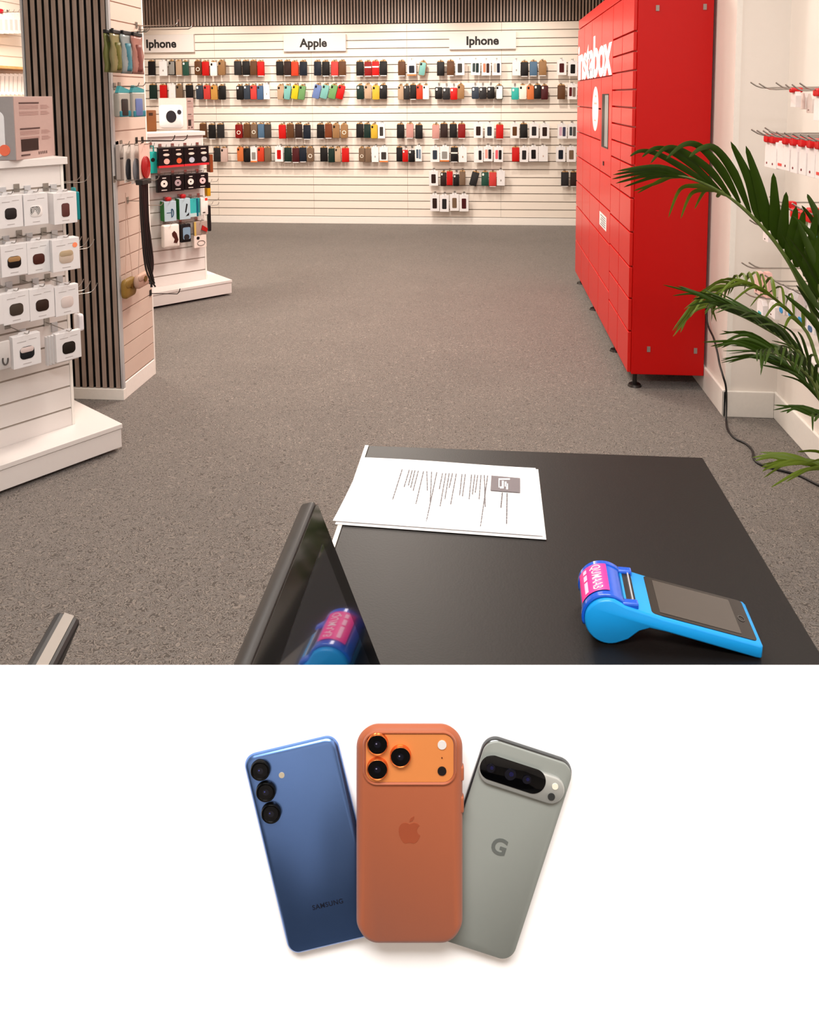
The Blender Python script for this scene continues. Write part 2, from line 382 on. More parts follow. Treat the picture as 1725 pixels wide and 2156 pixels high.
def phone_case(t, col, w, h, th=.024, cutout='dark', ring=False, header='kraft', frame=None):
    hm = {'kraft': M_CARD, 'white': M_CARTON, 'grey': cm('#8b8178', .7)}.get(header)
    MB().slab(w, h, w*.17, 0, th, .003).build('case_shell', cm(frame or col, .5), t, smooth=True)
    if frame: MB().slab(w*.84, h*.92, w*.14, -.0012, .001, .0006, 0, h*.04).build('back_panel', cm(col, .4), t, smooth=True)
    if cutout:
        cc = {'dark': '#15110f', 'white': '#f4efe8'}.get(cutout, '#15110f')
        MB().slab(w*.26, w*.34, w*.1, -.003, .001, .001, -w*.26, h-w*.5).build('camera_cutout', cm(cc, .3), t, smooth=True)
    if ring:
        n = 20; r0, r1 = w*.2, w*.28; cz = h*.42
        L = [[(r*math.cos(2*math.pi*i/n), y, cz+r*math.sin(2*math.pi*i/n)) for i in range(n)] for r, y in ((r0, 0), (r0, -.003), (r1, -.003), (r1, 0))]
        MB().loops(L, False).build('magnet_ring', cm('#efe6d8', .5), t, smooth=True)
    if hm is not None:
        MB().slab(w*.62, h*.16, .006, .004, .007, .0005, 0, h*.93).box(-.006, .006, .004, .007, h*1.04, h*1.13).build('hang_card', hm, t)
def wallet(t, col, w, h, th=.026, stripe=None, strip=True, header=True):
    MB().slab(w, h, w*.08, 0, th, .003).build('cover', cm(col, .55), t, smooth=True)
    if header: MB().slab(w*.8, h*.16, .006, .006, .009, .0005, 0, h*.92).box(-.006, .006, .006, .009, h*1.03, h*1.12).build('hang_card', M_CARD, t)
    if strip: MB().box(-w*.42, w*.42, .004, th-.003, -h*.055, .001).build('inner_card', M_CARTON, t)
    if stripe: MB().box(-w*.46, w*.46, -.0012, .001, h*.56, h*.66).build('band', cm(stripe, .5), t)
def carton(t, w, h, th=.026, pic='#1c1918', kind='phone', pw=.5, ph_=.62, tab=True, edge=None, px=0):
    MB().box(-w/2, w/2, 0, th, 0, h).build('box', M_CARTON, t, bevel=.0012)
    if tab: MB().box(-w*.24, w*.24, .002, .0035, h-.001, h*1.1).build('hang_tab', M_CARTON, t)
    if edge:
        MB().box(-w*.5, w*.5, -.001, .0005, 0, h*.09).build('colour_band', cm(edge, .5), t)
    z0 = h*.17
    if kind == 'phone':
        MB().slab(w*pw, h*ph_, w*.09, -.0012, .0004, .0003, px*w, z0).build('phone_picture', cm(pic, .4), t)
    elif kind == 'pair':
        a, b = pic
        MB().slab(w*.3, h*.6, w*.08, -.0012, .0004, .0003, -w*.19, z0+h*.04).build('phone_picture', cm(a, .4), t)
        MB().slab(w*.32, h*.64, w*.08, -.0012, .0004, .0003, w*.18, z0).build('phone_picture', cm(b, .4), t)
    elif kind == 'plain':
        MB().box(-w*.06, w*.06, -.001, .0004, h*.3, h*.42).build('small_print', cm(pic, .5), t)

# ------------------------------------------------------------------ the wall of phone accessories
NAMES = {'black': '#191615', 'charcoal': '#2f2d2e', 'dark brown': '#38231e', 'brown': '#6d4526', 'tan': '#b08457', 'rust': '#8a4624', 'red': '#e3150f', 'dark red': '#9a1512',
         'coral': '#ee4a44', 'orange red': '#ee4b2a', 'orange': '#f2864a', 'amber': '#e9ac55', 'yellow': '#f2c63f', 'bright yellow': '#f4e021', 'mint': '#8fd6cf', 'turquoise': '#3fcdc0', 'green': '#7fb673', 'dark green': '#15322a',
         'forest green': '#2c5a4a', 'slate': '#3a4554', 'blue': '#5d7f9f', 'steel blue': '#4e6f98', 'navy': '#1c2433', 'periwinkle': '#7f9bd8', 'cream': '#ece0d2', 'beige': '#d6b596', 'pink': '#e9aaa0', 'light pink': '#f2d3c8',
         'maroon': '#571a1e', 'taupe': '#8a7059', 'grey': '#a9a59f', 'white': '#f1ede8', 'dark grey': '#484240'}
# kind: c case, k case with pale cutout, r case with ring, w wallet, s wallet with stripe, b boxed, p boxed pair, n plain box, o orange-banded box, f framed case
ROWS = [
 ('top', 129.5, 159, [
   [(319.5, 'black', 'w'), (344, 'white', 'n'), (362, 'grey', 'fb'), (377, 'beige', 'w'), (391, 'forest green', 'k')],
   [(417, 'brown', 'r'), (433, 'red', 'w'), (450, 'white', 'c'), (467, 'tan', 'c')],
   [(500.5, 'charcoal', 'w'), (518, 'black', 'w'), (534, 'brown', 'w'), (549, 'red', 'w')],
   [(589, 'black', 'w'), (605.5, 'dark brown', 'w'), (621, 'orange red', 'w'), (639, 'navy', 'w')],
   [(669, 'navy', 'w'), (686, 'black', 'w'), (705, 'coral', 'w'), (721, 'brown', 'w')],
   [(758, 'black', 'w'), (775, 'dark red', 's'), (791, 'red', 's'), (807.5, 'black', 'w')],
   [(846, 'brown', 'w'), (867, 'navy', 'o'), (892, 'mint', 'ft')],
   [(928, 'black', 'w'), (949, 'brown', 'w'), (968.5, 'dark grey', 'b')],
   [(1002, ('#33403f', '#1a2a2a'), 'p'), (1024, ('#ee7d62', '#38231e'), 'p'), (1046, ('#b9b4ad', '#1b2030'), 'p')],
   [(1087.6, 'grey', 'n'), (1104.7, 'black', 'w'), (1123.8, 'blue', 'w'), (1143, 'tan', 'w')],
   [(1183, 'maroon', 'b'), (1206.5, 'black', 'b')]]),
 ('second', 179.5, 209, [
   [(322, 'dark green', 'w'), (344, 'red', 'w'), (363, 'cream', 'n'), (378, 'taupe', 'c'), (398.5, 'black', 'w')],
   [(420, 'slate', 'k'), (436, 'coral', 'c'), (451, 'amber', 'c'), (467.6, 'black', 'c')],
   [(505, 'black', 'k'), (520, 'slate', 'k'), (534, 'coral', 'c'), (548, 'steel blue', 'c'), (561.5, 'white', 'n')],
   [(591.6, 'beige', 'c'), (607, 'mint', 'ct'), (623.7, 'bright yellow', 'ct'), (638, 'green', 'ct')],
   [(671, 'periwinkle', 'cT'), (687.5, 'mint', 'cT'), (705, 'green', 'cT'), (721, 'red', 'cT')],
   [(758.5, 'dark green', 'k'), (775, 'beige', 'c'), (791.6, 'yellow', 'c'), (807.6, 'black', 'k')],
   [(844, 'beige', 'c'), (856.5, 'charcoal', 'k'), (870, 'black', 'w'), (883.5, 'orange red', 'c'), (897, 'white', 'c')],
   [(924, 'black', 'h'), (940, 'charcoal', 'h'), (955.6, 'red', 'h'), (970.6, 'tan', 'c')],
   [(1001, 'slate', 'h'), (1017, 'charcoal', 'h'), (1034, 'black', 'h'), (1051.7, 'white', 'fb')],
   [(1085, 'turquoise', 'h'), (1101, 'cream', 'c'), (1117, 'orange', 'c'), (1132, 'black', 'k'), (1147, 'maroon', 'k')],
   [(1182.6, 'brown', 'w'), (1205.5, ('#571a1e', '#7c6a60'), 'p')]]),
 ('third', 262, 291, [
   [(428, 'brown', 'w'), (446.7, 'black', 'w'), (464.5, 'charcoal', 'w')],
   [(503, 'dark red', 'r'), (520, 'brown', 'w'), (535, 'taupe', 'r'), (550, 'blue', 'w'), (564, 'dark grey', 'w')],
   [(594.5, 'red', 'w'), (611, 'brown', 'w'), (629, 'dark brown', 'w'), (646.4, 'navy', 'w')],
   [(675, 'black', 'w'), (691.7, 'rust', 'w'), (708, 'tan', 'c'), (725, 'tan', 'r')],
   [(758, 'black', 'w'), (773.5, 'dark green', 'w'), (788, 'yellow', 'c'), (803.5, 'dark grey', 'b')],
   [(843.5, 'black', 'w'), (863.4, 'pink', 'w'), (882.4, 'black', 'w')],
   [(918, 'pink', 'w'), (935, 'dark brown', 'w'), (954.5, 'black', 'w'), (972.4, 'dark red', 'w')],
   [(1007.5, 'dark brown', 'b'), (1031, 'slate', 'b'), (1052.5, 'red', 'w')],
   [(1084, 'brown', 'b'), (1103, 'black', 'w'), (1124.7, 'charcoal', 'b'), (1147, 'dark brown', 'b')],
   [(1184.6, ('#c9a4b4', '#3b3a52'), 'p'), (1206, ('#3a4046', '#55504c'), 'p')]]),
 ('fourth', 311.5, 341, [
   [(457, 'charcoal', 'w'), (472, 'light pink', 'c')],
   [(506, 'orange', 'c'), (520, 'black', 'c'), (534.7, 'grey', 'o'), (549.5, 'orange red', 'c'), (564, 'taupe', 'w')],
   [(588, 'red', 'b'), (606, 'dark green', 'w'), (622.8, 'maroon', 'w'), (638, 'navy', 'w'), (653.7, 'taupe', 'r')],
   [(682, 'black', 'w'), (698, 'dark green', 'w'), (711.5, 'beige', 'c'), (727.5, 'red', 'w')],
   [(762, 'taupe', 'r'), (775, 'taupe', 'w'), (790, 'white', 'n'), (808.5, 'dark grey', 'o')],
   [(841, 'black', 'w'), (853.5, 'red', 'h'), (867, 'black', 'h'), (881.5, ('#3d4d5c', '#6d7f90'), 'p')],
   [(916, 'slate', 'b'), (936.5, 'grey', 'o'), (957, 'black', 's'), (974.5, 'tan', 'n')],
   [(1007.5, ('#efece8', '#1a1718'), 'p'), (1028, ('#e79c8f', '#1a1718'), 'p'), (1050, ('#e0606a', '#1a1718'), 'p')],
   [(1086, 'red', 'w'), (1104, 'charcoal', 'b'), (1123.5, 'black', 'b'), (1144, 'light pink', 'n')],
   [(1181, 'navy', 'b'), (1203, 'taupe', 'b')]]),
 ('fifth', 362, 391, [
   [(913, 'dark brown', 'b'), (934, 'dark brown', 'k'), (947, 'red', 'w'), (961, 'black', 'h'), (974, 'taupe', 'w')],
   [(1002.6, 'charcoal', 'wT'), (1021.5, 'forest green', 'k'), (1038, 'coral', 'w'), (1055, 'white', 'n')],
   [(1190, 'charcoal', 'w'), (1209, 'dark brown', 'w')]]),
 ('bottom', 412.5, 445, [
   [(915.6, 'dark brown', 'b'), (936, 'charcoal', 'b'), (957, 'taupe', 'b'), (977, 'maroon', 'b')]]),
]
YI = 9.10
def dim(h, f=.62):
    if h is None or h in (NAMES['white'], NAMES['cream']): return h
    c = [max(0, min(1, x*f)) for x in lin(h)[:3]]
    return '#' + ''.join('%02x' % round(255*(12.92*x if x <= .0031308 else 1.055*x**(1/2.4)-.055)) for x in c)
WALLCAT = {'c': 'phone case', 'k': 'phone case', 'r': 'ring-back phone case', 'f': 'framed phone case', 'h': 'phone case under white card', 'w': 'wallet case', 's': 'white-banded wallet case',
           'b': 'phone picture', 'p': 'paired phone pictures', 'n': 'white accessory box', 'o': 'orange-ended box'}
for rname, yt, yb, clusters in ROWS:
    for ci, cl in enumerate(clusters):
        for k, (px, colr, kd) in enumerate(cl):
            K = kd[0]
            dy = random.uniform(-1.2, 1.2); dx = 0
            a = atY(px, yb+dy, YI); b = atY(px, yt+dy, YI)
            z0, h = a.z, b.z-a.z
            w = .083 if K in 'cwkrshf' else .104
            if K in 'bpno': h *= 1.06
            # squeeze to the neighbour spacing
            nb = [abs(px-q[0]) for j, q in enumerate(cl) if j != k]
            if nb: w = min(w, min(nb)*(YI/F_PX)*.97)
            w = min(w, .104)
            th = random.choice((.024, .03, .036, .044))
            where = '%s from left in %s cluster, %s wall row' % (ORD[k], ORD[ci], rname)
            colname = colr if isinstance(colr, str) else ''
            if K in 'b': lab = 'white box with %s phone picture, %s' % (colname, where)
            elif K == 'p': lab = 'white box with two phone pictures, %s' % where
            elif K == 'n': lab = 'white accessory box, %s' % where
            elif K == 'o': lab = 'orange-ended box, %s' % where
            elif K == 's': lab = '%s white-banded wallet, %s' % (colname, where)
            elif K == 'w': lab = '%s wallet case, %s' % (colname, where)
            else: lab = '%s phone case, %s' % (colname, where)
            nm = {'b': 'boxed_phone_case', 'p': 'boxed_phone_case', 'n': 'accessory_box', 'o': 'boxed_phone_case', 'w': 'wallet_case', 's': 'wallet_case'}.get(K, 'phone_case')
            t = thing(nm, lab, 'phone case' if K != 'n' else 'box', (a.x, YI, z0), 0, 'phone accessories on the %s row of the far wall' % rname)
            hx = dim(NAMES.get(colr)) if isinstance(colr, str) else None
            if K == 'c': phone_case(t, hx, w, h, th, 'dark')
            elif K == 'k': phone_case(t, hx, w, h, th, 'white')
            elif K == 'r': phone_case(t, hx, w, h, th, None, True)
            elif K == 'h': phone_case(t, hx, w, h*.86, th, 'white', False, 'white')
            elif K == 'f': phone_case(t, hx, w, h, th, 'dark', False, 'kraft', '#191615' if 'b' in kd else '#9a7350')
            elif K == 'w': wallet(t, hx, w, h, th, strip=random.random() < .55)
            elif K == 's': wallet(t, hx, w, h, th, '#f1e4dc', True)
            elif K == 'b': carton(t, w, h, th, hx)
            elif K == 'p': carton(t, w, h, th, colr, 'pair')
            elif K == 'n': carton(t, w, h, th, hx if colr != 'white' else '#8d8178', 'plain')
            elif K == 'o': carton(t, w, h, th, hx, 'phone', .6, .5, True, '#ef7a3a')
            lean = {'t': -.16, 'T': -.26}.get(kd[-1], 0) if len(kd) > 1 else random.uniform(-.012, .012)
            if lean:
                piv = Vector((a.x, YI, z0+h))
                t.rotation_euler = (0, -lean, 0)
                t.location = piv + Matrix.Rotation(-lean, 3, 'Y') @ Vector((0, 0, -h))
            hz = z0+h*1.05
            peg((a.x, YB-.006, hz), 0, YB-.006-YI+.03, 'wall hook holding the %s pack in the %s cluster, %s wall row' % (ORD[k], ORD[ci], rname), 'hooks on the far slatted wall')

# ------------------------------------------------------------------ signs on the far wall
for txt, x0, y0, x1, y1, tx, th_, lab in (('Iphone', 268, 73, 408, 110.5, 339, 18, 'white name board partly hidden behind the pillar, leftmost on far wall'),
                                  ('Apple', 597, 72, 728, 108, 660, 19, 'white name board lettered Apple in the middle of far wall'),
                                  ('Iphone', 946, 67, 1087, 103.5, 1016, 18, 'white name board lettered Iphone, nearest the red locker')):
    yS = YB-.05
    A = atY(x0, (y0+y1)/2, yS); B = atY(x1, (y0+y1)/2, yS); zt = atY((x0+x1)/2, y0, yS).z; zb = atY((x0+x1)/2, y1, yS).z
    T = atY(tx, (y0+y1)/2, yS)
    cx = (A.x+B.x)/2
    t = thing('name_board', lab, 'sign', (cx, yS, zb), 0, 'name boards on the far wall')
    MB().box(A.x-cx, B.x-cx, 0, .044, 0, zt-zb).build('board', M_WHITE, t, bevel=.002)
    m = text_mb(txt, .134, .001, .034)
    for i, p in enumerate(m.v): m.v[i] = p + Vector((T.x-cx, 0, (zt-zb)*.47))
    m.build('lettering', M_INK, t)

# ------------------------------------------------------------------ gondola display units
class Unit:
    def __init__(s, name, label, corner, ang, width, ztop, depth=.5, inset=(.13, .155), tdepth=.19, plinth=.12):
        s.c = Vector((corner[0], corner[1], 0)); s.a = ang
        s.x = Vector((math.cos(ang), math.sin(ang), 0)); s.y = Vector((-math.sin(ang), math.cos(ang), 0))
        s.inset = inset; s.tx0, s.tx1 = -width+inset[0], -inset[0]; s.ty0 = inset[1]; s.ty1 = inset[1]+tdepth; s.ztop = ztop
        t = s.t = thing(name, label, 'display unit', s.c, ang)
        MB().box(-width+.004, -.004, .004, depth-.004, .018, plinth-.022).build('plinth', M_WHITE, t, bevel=.0015)
        MB().box(-width, 0, 0, depth, plinth-.02, plinth).build('plinth_top', M_WHITE, t, bevel=.002)
        MB().box(-width+.05, -.05, .04, depth-.04, 0, .0178).build('kick_base', M_BLACK, t)
        MB().box(s.tx0+.003, s.tx1-.003, s.ty0+.008, s.ty1-.008, plinth+.0005, ztop-.031).build('core', M_GROOVE, t)
        for nm, y0, y1 in (('slat_panel', s.ty0, s.ty0+.0079), ('rear_panel', s.ty1-.0079, s.ty1)):
            mb = MB(); z = plinth+.0005; zz = .196
            while zz < ztop-.03:
                mb.box(s.tx0+.013, s.tx1-.013, y0, y1, z, zz-.004); z = zz+.004; zz += .0945
            mb.box(s.tx0+.013, s.tx1-.013, y0, y1, z, ztop-.032)
            mb.build(nm, M_WHITE, t)
        for x0 in (s.tx0, s.tx1-.012):
            MB().box(x0, x0+.012, s.ty0-.001, s.ty1+.001, plinth+.0005, ztop-.031).build('edge_trim', M_TRIM, t)
        MB().box(s.tx0-.012, s.tx1+.012, s.ty0-.018, s.ty1+.018, ztop-.03, ztop).build('cap', M_WHITE, t, bevel=.002)
    def w(s, x, y, z): return s.c + s.x*x + s.y*y + Vector((0, 0, z))
    def loc(s, P): d = P - s.c; return Vector((d.dot(s.x), d.dot(s.y), P.z))
    def rect(s, off, xl, yt, xr, yb, side=False):
        if side: p = s.w(s.tx1+off, 0, 0); n = s.x
        else: p = s.w(0, s.ty0-off, 0); n = s.y
        xm, ym = (xl+xr)/2, (yt+yb)/2
        L = s.loc(hit(xl, ym, p, n)); R_ = s.loc(hit(xr, ym, p, n)); T = s.loc(hit(xm, yt, p, n)); B = s.loc(hit(xm, yb, p, n))
        if side: return (L.y+R_.y)/2, abs(R_.y-L.y), B.z, T.z-B.z
        return (L.x+R_.x)/2, R_.x-L.x, B.z, T.z-B.z
U1 = Unit('display_unit', 'white slatwall display unit nearest the counter, with earbud case boxes', (-1.535, 3.13), math.atan2(.82, .572), 1.15, 1.261)
zt2 = None
U2 = Unit('display_unit', 'white slatwall display unit behind the pillar, stacked with camera goods', (-1.912, 5.77), math.radians(45.6), .95, 1.25)
# --- earbud case boxes on the near unit
def earbox(xl, yt, xr, yb, off, art, lab, th=.03, second=None, sticker=None, artk=None, pair=False):
    cx, w, z0, h = U1.rect(off, xl, yt, xr, yb)
    hb = h*.90
    P = U1.w(cx, U1.ty0-off, z0)
    t = thing('earbud_case_box', lab, 'box', P, U1.a, 'earbud case boxes on the near display unit')
    MB().box(-w/2, w/2, 0, th, 0, hb).build('box', M_CARTON, t, bevel=.0012)
    MB().prism([(-w*.34, hb), (w*.16, hb), (w*.1, hb+h*.1), (-w*.26, hb+h*.1)], .002, .0035).build('hang_tab', M_CARTON, t)
    aw, ah = w*.52, w*.47
    if artk == 'tall': aw, ah = w*.34, w*.58
    if artk == 'square': aw = ah = w*.48
    zc = hb*.44
    a = MB().slab(aw, ah, aw*.3, -.0014, .0004, .0004, 0, zc-ah/2).build('case_picture', cm(art, .35), t, smooth=True)
    if second:
        if artk == 'zebra':
            mb = MB()
            for q in range(4):
                r = aw*(.1+.1*q); pts = [(-.1*aw+r*math.cos(th_), -.0018, zc+.08*ah+r*math.sin(th_)) for th_ in [math.radians(-60+12*i) for i in range(25)]]
                pts = [p for p in pts if abs(p[0]) < aw*.45 and abs(p[2]-zc) < ah*.45]
                if len(pts) > 2: mb.tube(pts, aw*.022, 5)
            mb.build('picture_pattern', cm(second, .4), a)
        else:
            MB().slab(aw*.92, ah*.42, aw*.16, -.002, -.001, .0003, 0, zc+ah*.04).build('picture_lid', cm(second, .35), a, smooth=True)
    for q4 in ((-w*.34, -w*.02, -.0008, .0003, hb*.80, hb*.815), (w*.08, w*.36, -.0008, .0003, hb*.83, hb*.842), (-w*.16, w*.14, -.0008, .0003, hb*.10, hb*.115)):
        MB().box(*q4).build('small_print', cm('#a79f9c', .6), t)
    if sticker: MB().disc(w*.33, hb*.77, w*.09, -.0012, .0003).build('price_sticker', cm(sticker, .5), t)
    # hook for it
    ho = peg(U1.w(cx-w*.06, U1.ty0-.0, z0+hb+h*.06), U1.a, off+.035, 'chrome hook holding the %s' % lab.split(',')[0].replace('white ', ''), 'hooks on the near display unit', up=.016, r=.0018)
    return t
earbox(-4, 404, 48, 480, .15, '#2a2423', 'white earbud box with black tile case picture, top row left', artk='square')
earbox(50, 400, 101, 474, .15, '#efe9e6', 'white earbud box with zebra-striped case picture, middle of top row', second='#2a2423', artk='zebra')
earbox(113, 398, 162, 471, .15, '#5b3430', 'white earbud box with tall dark brown case picture, top row right', th=.06, artk='tall')
earbox(2, 507, 57, 581, .15, '#1d1715', 'white earbud box with gold-lidded black case picture, second row left', second='#a88257')
earbox(57, 500, 105, 575, .15, '#4a241c', 'white earbud box with plain brown case picture, middle of second row')
earbox(110, 495, 168, 570, .17, '#cbb9a8', 'white earbud box with beige case picture and orange sticker', th=.05, sticker='#ff9169', second='#b8a284')
earbox(-48, 618, 7, 688, .15, '#4a4038', 'white earbud box cut by the left frame edge, third row')
earbox(6, 607, 62, 681, .15, '#443a31', 'white earbud box with olive brown case picture, third row left')
earbox(62, 598, 115, 672, .15, '#33231b', 'white earbud box with dark speckled case picture, middle of third row')
earbox(116, 594, 166, 663, .15, '#d5c7c2', 'white earbud box with pale marbled case picture, third row right')
earbox(27, 697, 86, 772, .15, '#1f2023', 'white earbud box with clear-topped black case picture, bottom row', second='#d8c6c2')
t = earbox(118, 692, 171, 758, .17, '#221c17', 'white earbud box with dark case picture, fronting a thick stack in bottom row', th=.022)
for q in range(3):
    cx, w, z0, h = U1.rect(.17-.026*(q+1), 118, 692, 171, 758)
    cx0 = U1.rect(.17, 118, 692, 171, 758)[0]
    tt = thing('earbud_case_box', '%s white earbud box behind the front one of the bottom row stack' % ORD[q+1], 'box', U1.w(cx0, U1.ty0-.17+.025*(q+1), z0-.002), U1.a, 'earbud case boxes on the near display unit')
    MB().box(-w/2, w/2, 0, .022, 0, h*.9).build('box', M_CARTON, tt, bevel=.0012)
    MB().prism([(-w*.34, h*.9), (w*.16, h*.9), (w*.1, h), (-w*.26, h)], .002, .0035).build('hang_tab', M_CARTON, tt)
cx, w, z0, h = U1.rect(.15, -34, 722, 23, 782)
t = thing('cable_pouch', 'clear pouch with a white looped cable, bottom row at left frame edge', 'pouch', U1.w(cx, U1.ty0-.15, z0), U1.a)
MB().slab(w, h, .006, 0, .012, .003).build('pouch', cm('#c9c4c1', .3), t, smooth=True)
MB().tube([(w*.28+w*.1*math.cos(a), -.002, h*.34+h*.17*math.sin(a)) for a in [math.radians(150+15*i) for i in range(16)]], .003, 6).build('cable_loop', cm('#5a5552', .5), t, smooth=True)
peg(U1.w(cx, U1.ty0, z0+h*1.02), U1.a, .16, 'black hook above the looped cable pouch', 'hooks on the near display unit', m=M_BLACK)
# label plates under grooves
for i, (px, py) in enumerate(((6, 404), (58, 400), (113, 397), (13, 506), (62, 500), (115, 494), (19, 603), (75, 595), (126, 590), (48, 702), (115, 688))):
    P = U1.loc(hit(px, py, U1.w(0, U1.ty0-.004, 0), U1.y))
    o = MB().box(-.012, .012, -.003, .0035, -.02, .018).build('hook_plate', M_ALU, None, loc=U1.w(P.x, U1.ty0-.004, P.z), rotz=U1.a)
    r_ = ['top', 'second', 'third', 'bottom'][min(i//3, 3)]
    tag(o, 'grey metal hook plate on near display unit, %s row, %s from left' % (r_, ORD[i % 3 if i < 9 else i-9]), 'hook plate', 'hook plates on the near display unit')
# side hooks of the near unit
k = 0
for zz, ylist in ((1.148, (.03, .10)), (.862, (.02, .07, .13)), (.670, (.01, .07, .13))):
    for yo in ylist:
        k += 1
        mb = MB().tube(smoothpath([(0, 0, 0), (0, -.07, -.004), (0, -.11, -.004), (0, -.132, .012), (0, -.142, .030)], 4), .0016, 6).box(-.01, .01, -.003, 0, -.012, .016)
        o = mb.build('display_hook', M_CHROME, None, smooth=True, loc=U1.w(U1.tx1+.0005, U1.ty0+yo+.02, zz), rotz=U1.a+math.pi/2)
        tag(o, 'empty chrome side hook of near display unit, %s from top' % ORD[k-1], 'hook', 'side hooks of the near display unit')
def sidepack(xl, yt, xr, yb, off, name, label, builder):
    P = U1.loc(hit((xl+xr)/2, yb, U1.w(U1.tx1+off, 0, 0), U1.x))
    a = hit((xl+xr)/2, yb, U1.w(U1.tx1+off, 0, 0), U1.x); b = hit((xl+xr)/2, yt, U1.w(U1.tx1+off, 0, 0), U1.x)
    t = thing(name, label, 'accessory', a, U1.a+math.pi/2)
    builder(t, b.z-a.z)
def teal(t, h):
    MB().slab(.07, h*.9, .006, 0, .02, .002).build('pack', cm('#148086', .35), t, smooth=True)
    MB().slab(.03, h*.14, .004, .004, .01, .001, 0, h*.88).build('hang_tab', cm('#2a9ea2', .4), t)
    MB().box(.012, .022, -.0015, .001, h*.05, h*.85).build('light_stripe', cm('#59c0c4', .4), t)
sidepack(148, 396, 174, 461, .03, 'teal_accessory_pack', 'teal accessory pack hanging from the side of the near display unit', teal)
def lamp(t, h):
    MB().tube(smoothpath([(0, .01, h), (.004, .01, h*.7), (0, .01, h*.45)], 5), .004, 8).build('strap', cm('#d9d3cf', .5), t, smooth=True)
    MB().slab(.05, h*.46, .012, 0, .022, .004).build('body', cm('#e9e6ea', .35), t, smooth=True)
sidepack(163, 618, 181, 694, .05, 'white_charm', 'small white hanging charm on the side of the near display unit', lamp)
# --- instant camera cartons on top of both units
def camera_carton(px_a, py_a, px_b, py_b, py_top, z, label, fw, art_white=True):
    A = atZ(px_a, py_a, z); B = atZ(px_b, py_b, z)
    d = (B-A); wd_ = d.length; ang = math.atan2(d.y, d.x)
    n = Vector((A.x, A.y, 0)).normalized()
    T = hit(px_a, py_top, A, n); h = T.z-z
    # side panel lies along local +x from the corner, front panel runs along local +y
    t = thing('instant_camera_carton', label, 'box', (A.x, A.y, z), ang, 'instant camera cartons')
    MB().box(0, wd_, 0, fw, 0, h).build('carton', cm('#ae958e', .5), t, bevel=.0015)
    MB().box(-.0012, .0002, .002, fw-.002, .002, h-.002).build('front_print', cm('#a8a3a3' if art_white else '#ead9d2', .5), t)
    # camera picture on the front (plane x=-.0012, runs along y)
    Mx = Matrix(((0, 1, 0, -.0012), (-1, 0, 0, 0), (0, 0, 1, 0), (0, 0, 0, 1)))
    cp_ = MB().slab(fw*.84, h*.72, .03, -.0022, .0002, .0008, -fw*.56, h*.06, Mx).build('camera_picture', cm('#f4f3f5', .4), t, smooth=True)
    MB().disc(-fw*.55, h*.42, h*.19, -.0036, -.0023, 28, Mx).build('lens_picture', cm('#2b2830', .3), cp_)
    MB().disc(-fw*.26, h*.56, h*.075, -.0036, -.0023, 24, Mx).build('dial_picture', cm('#34323a', .3), cp_)
    mb = MB()
    for zz in (.9, .49): mb.box(wd_*.12, wd_*.62, -.0012, .0003, h*zz-.004, h*zz+.002)
    mb.box(wd_*.12, wd_*.34, -.0012, .0003, h*.055, h*.08)
    for q in range(5): mb.box(wd_*(.56+.05*q), wd_*(.58+.05*q), -.0012, .0003, h*.055, h*.10)
    mb.build('heading_print', cm('#4f3a37', .6), t)
    mb = MB()
    for g0 in (.86, .76, .45, .35):
        for q in range(4):
            zz = h*(g0-.018*q); mb.box(wd_*.12, wd_*.6, -.0011, .0003, zz-.0011, zz); mb.box(wd_*.66, wd_*(.84+.03*(q % 3)), -.0011, .0003, zz-.0011, zz)
    mb.build('text_print', cm('#a5837d', .6), t)
    MB().box(wd_*.13, wd_*.56, -.0014, .0003, h*.13, h*.32).build('photo_print', cm('#2e211e', .4), t)
    return t, wd_, h
t, wd_, h = camera_carton(35, 338, 116, 327, 203, 1.2612, 'pink-sided instant camera carton standing on the near display unit', .30)
Mx = Matrix(((0, 1, 0, -.0012), (-1, 0, 0, 0), (0, 0, 1, 0), (0, 0, 0, 1)))
MB().disc(-.045, h*.16, .022, -.0040, -.0002, 24, Mx).build('price_sticker', cm('#ff7d5e', .5), t)
Z2 = U2.ztop+.0002
camera_carton(395, 274, 409, 273, 206, Z2, 'white-fronted instant camera carton on the far display unit', .26, False)
cx, w, z0, h = U2.rect(.0, 309, 230, 327, 268)
t = thing('brown_box', 'small brown box beside the camera carton on the far display unit', 'box', atZ(318, 277, Z2), U2.a)
MB().slab(.075, .16, .008, -.02, .03, .003).build('box', cm('#7b4a24', .5), t, smooth=True)
MB().box(-.02, .01, -.022, -.0199, .12, .14).build('box_print', cm('#3a2415', .5), t)
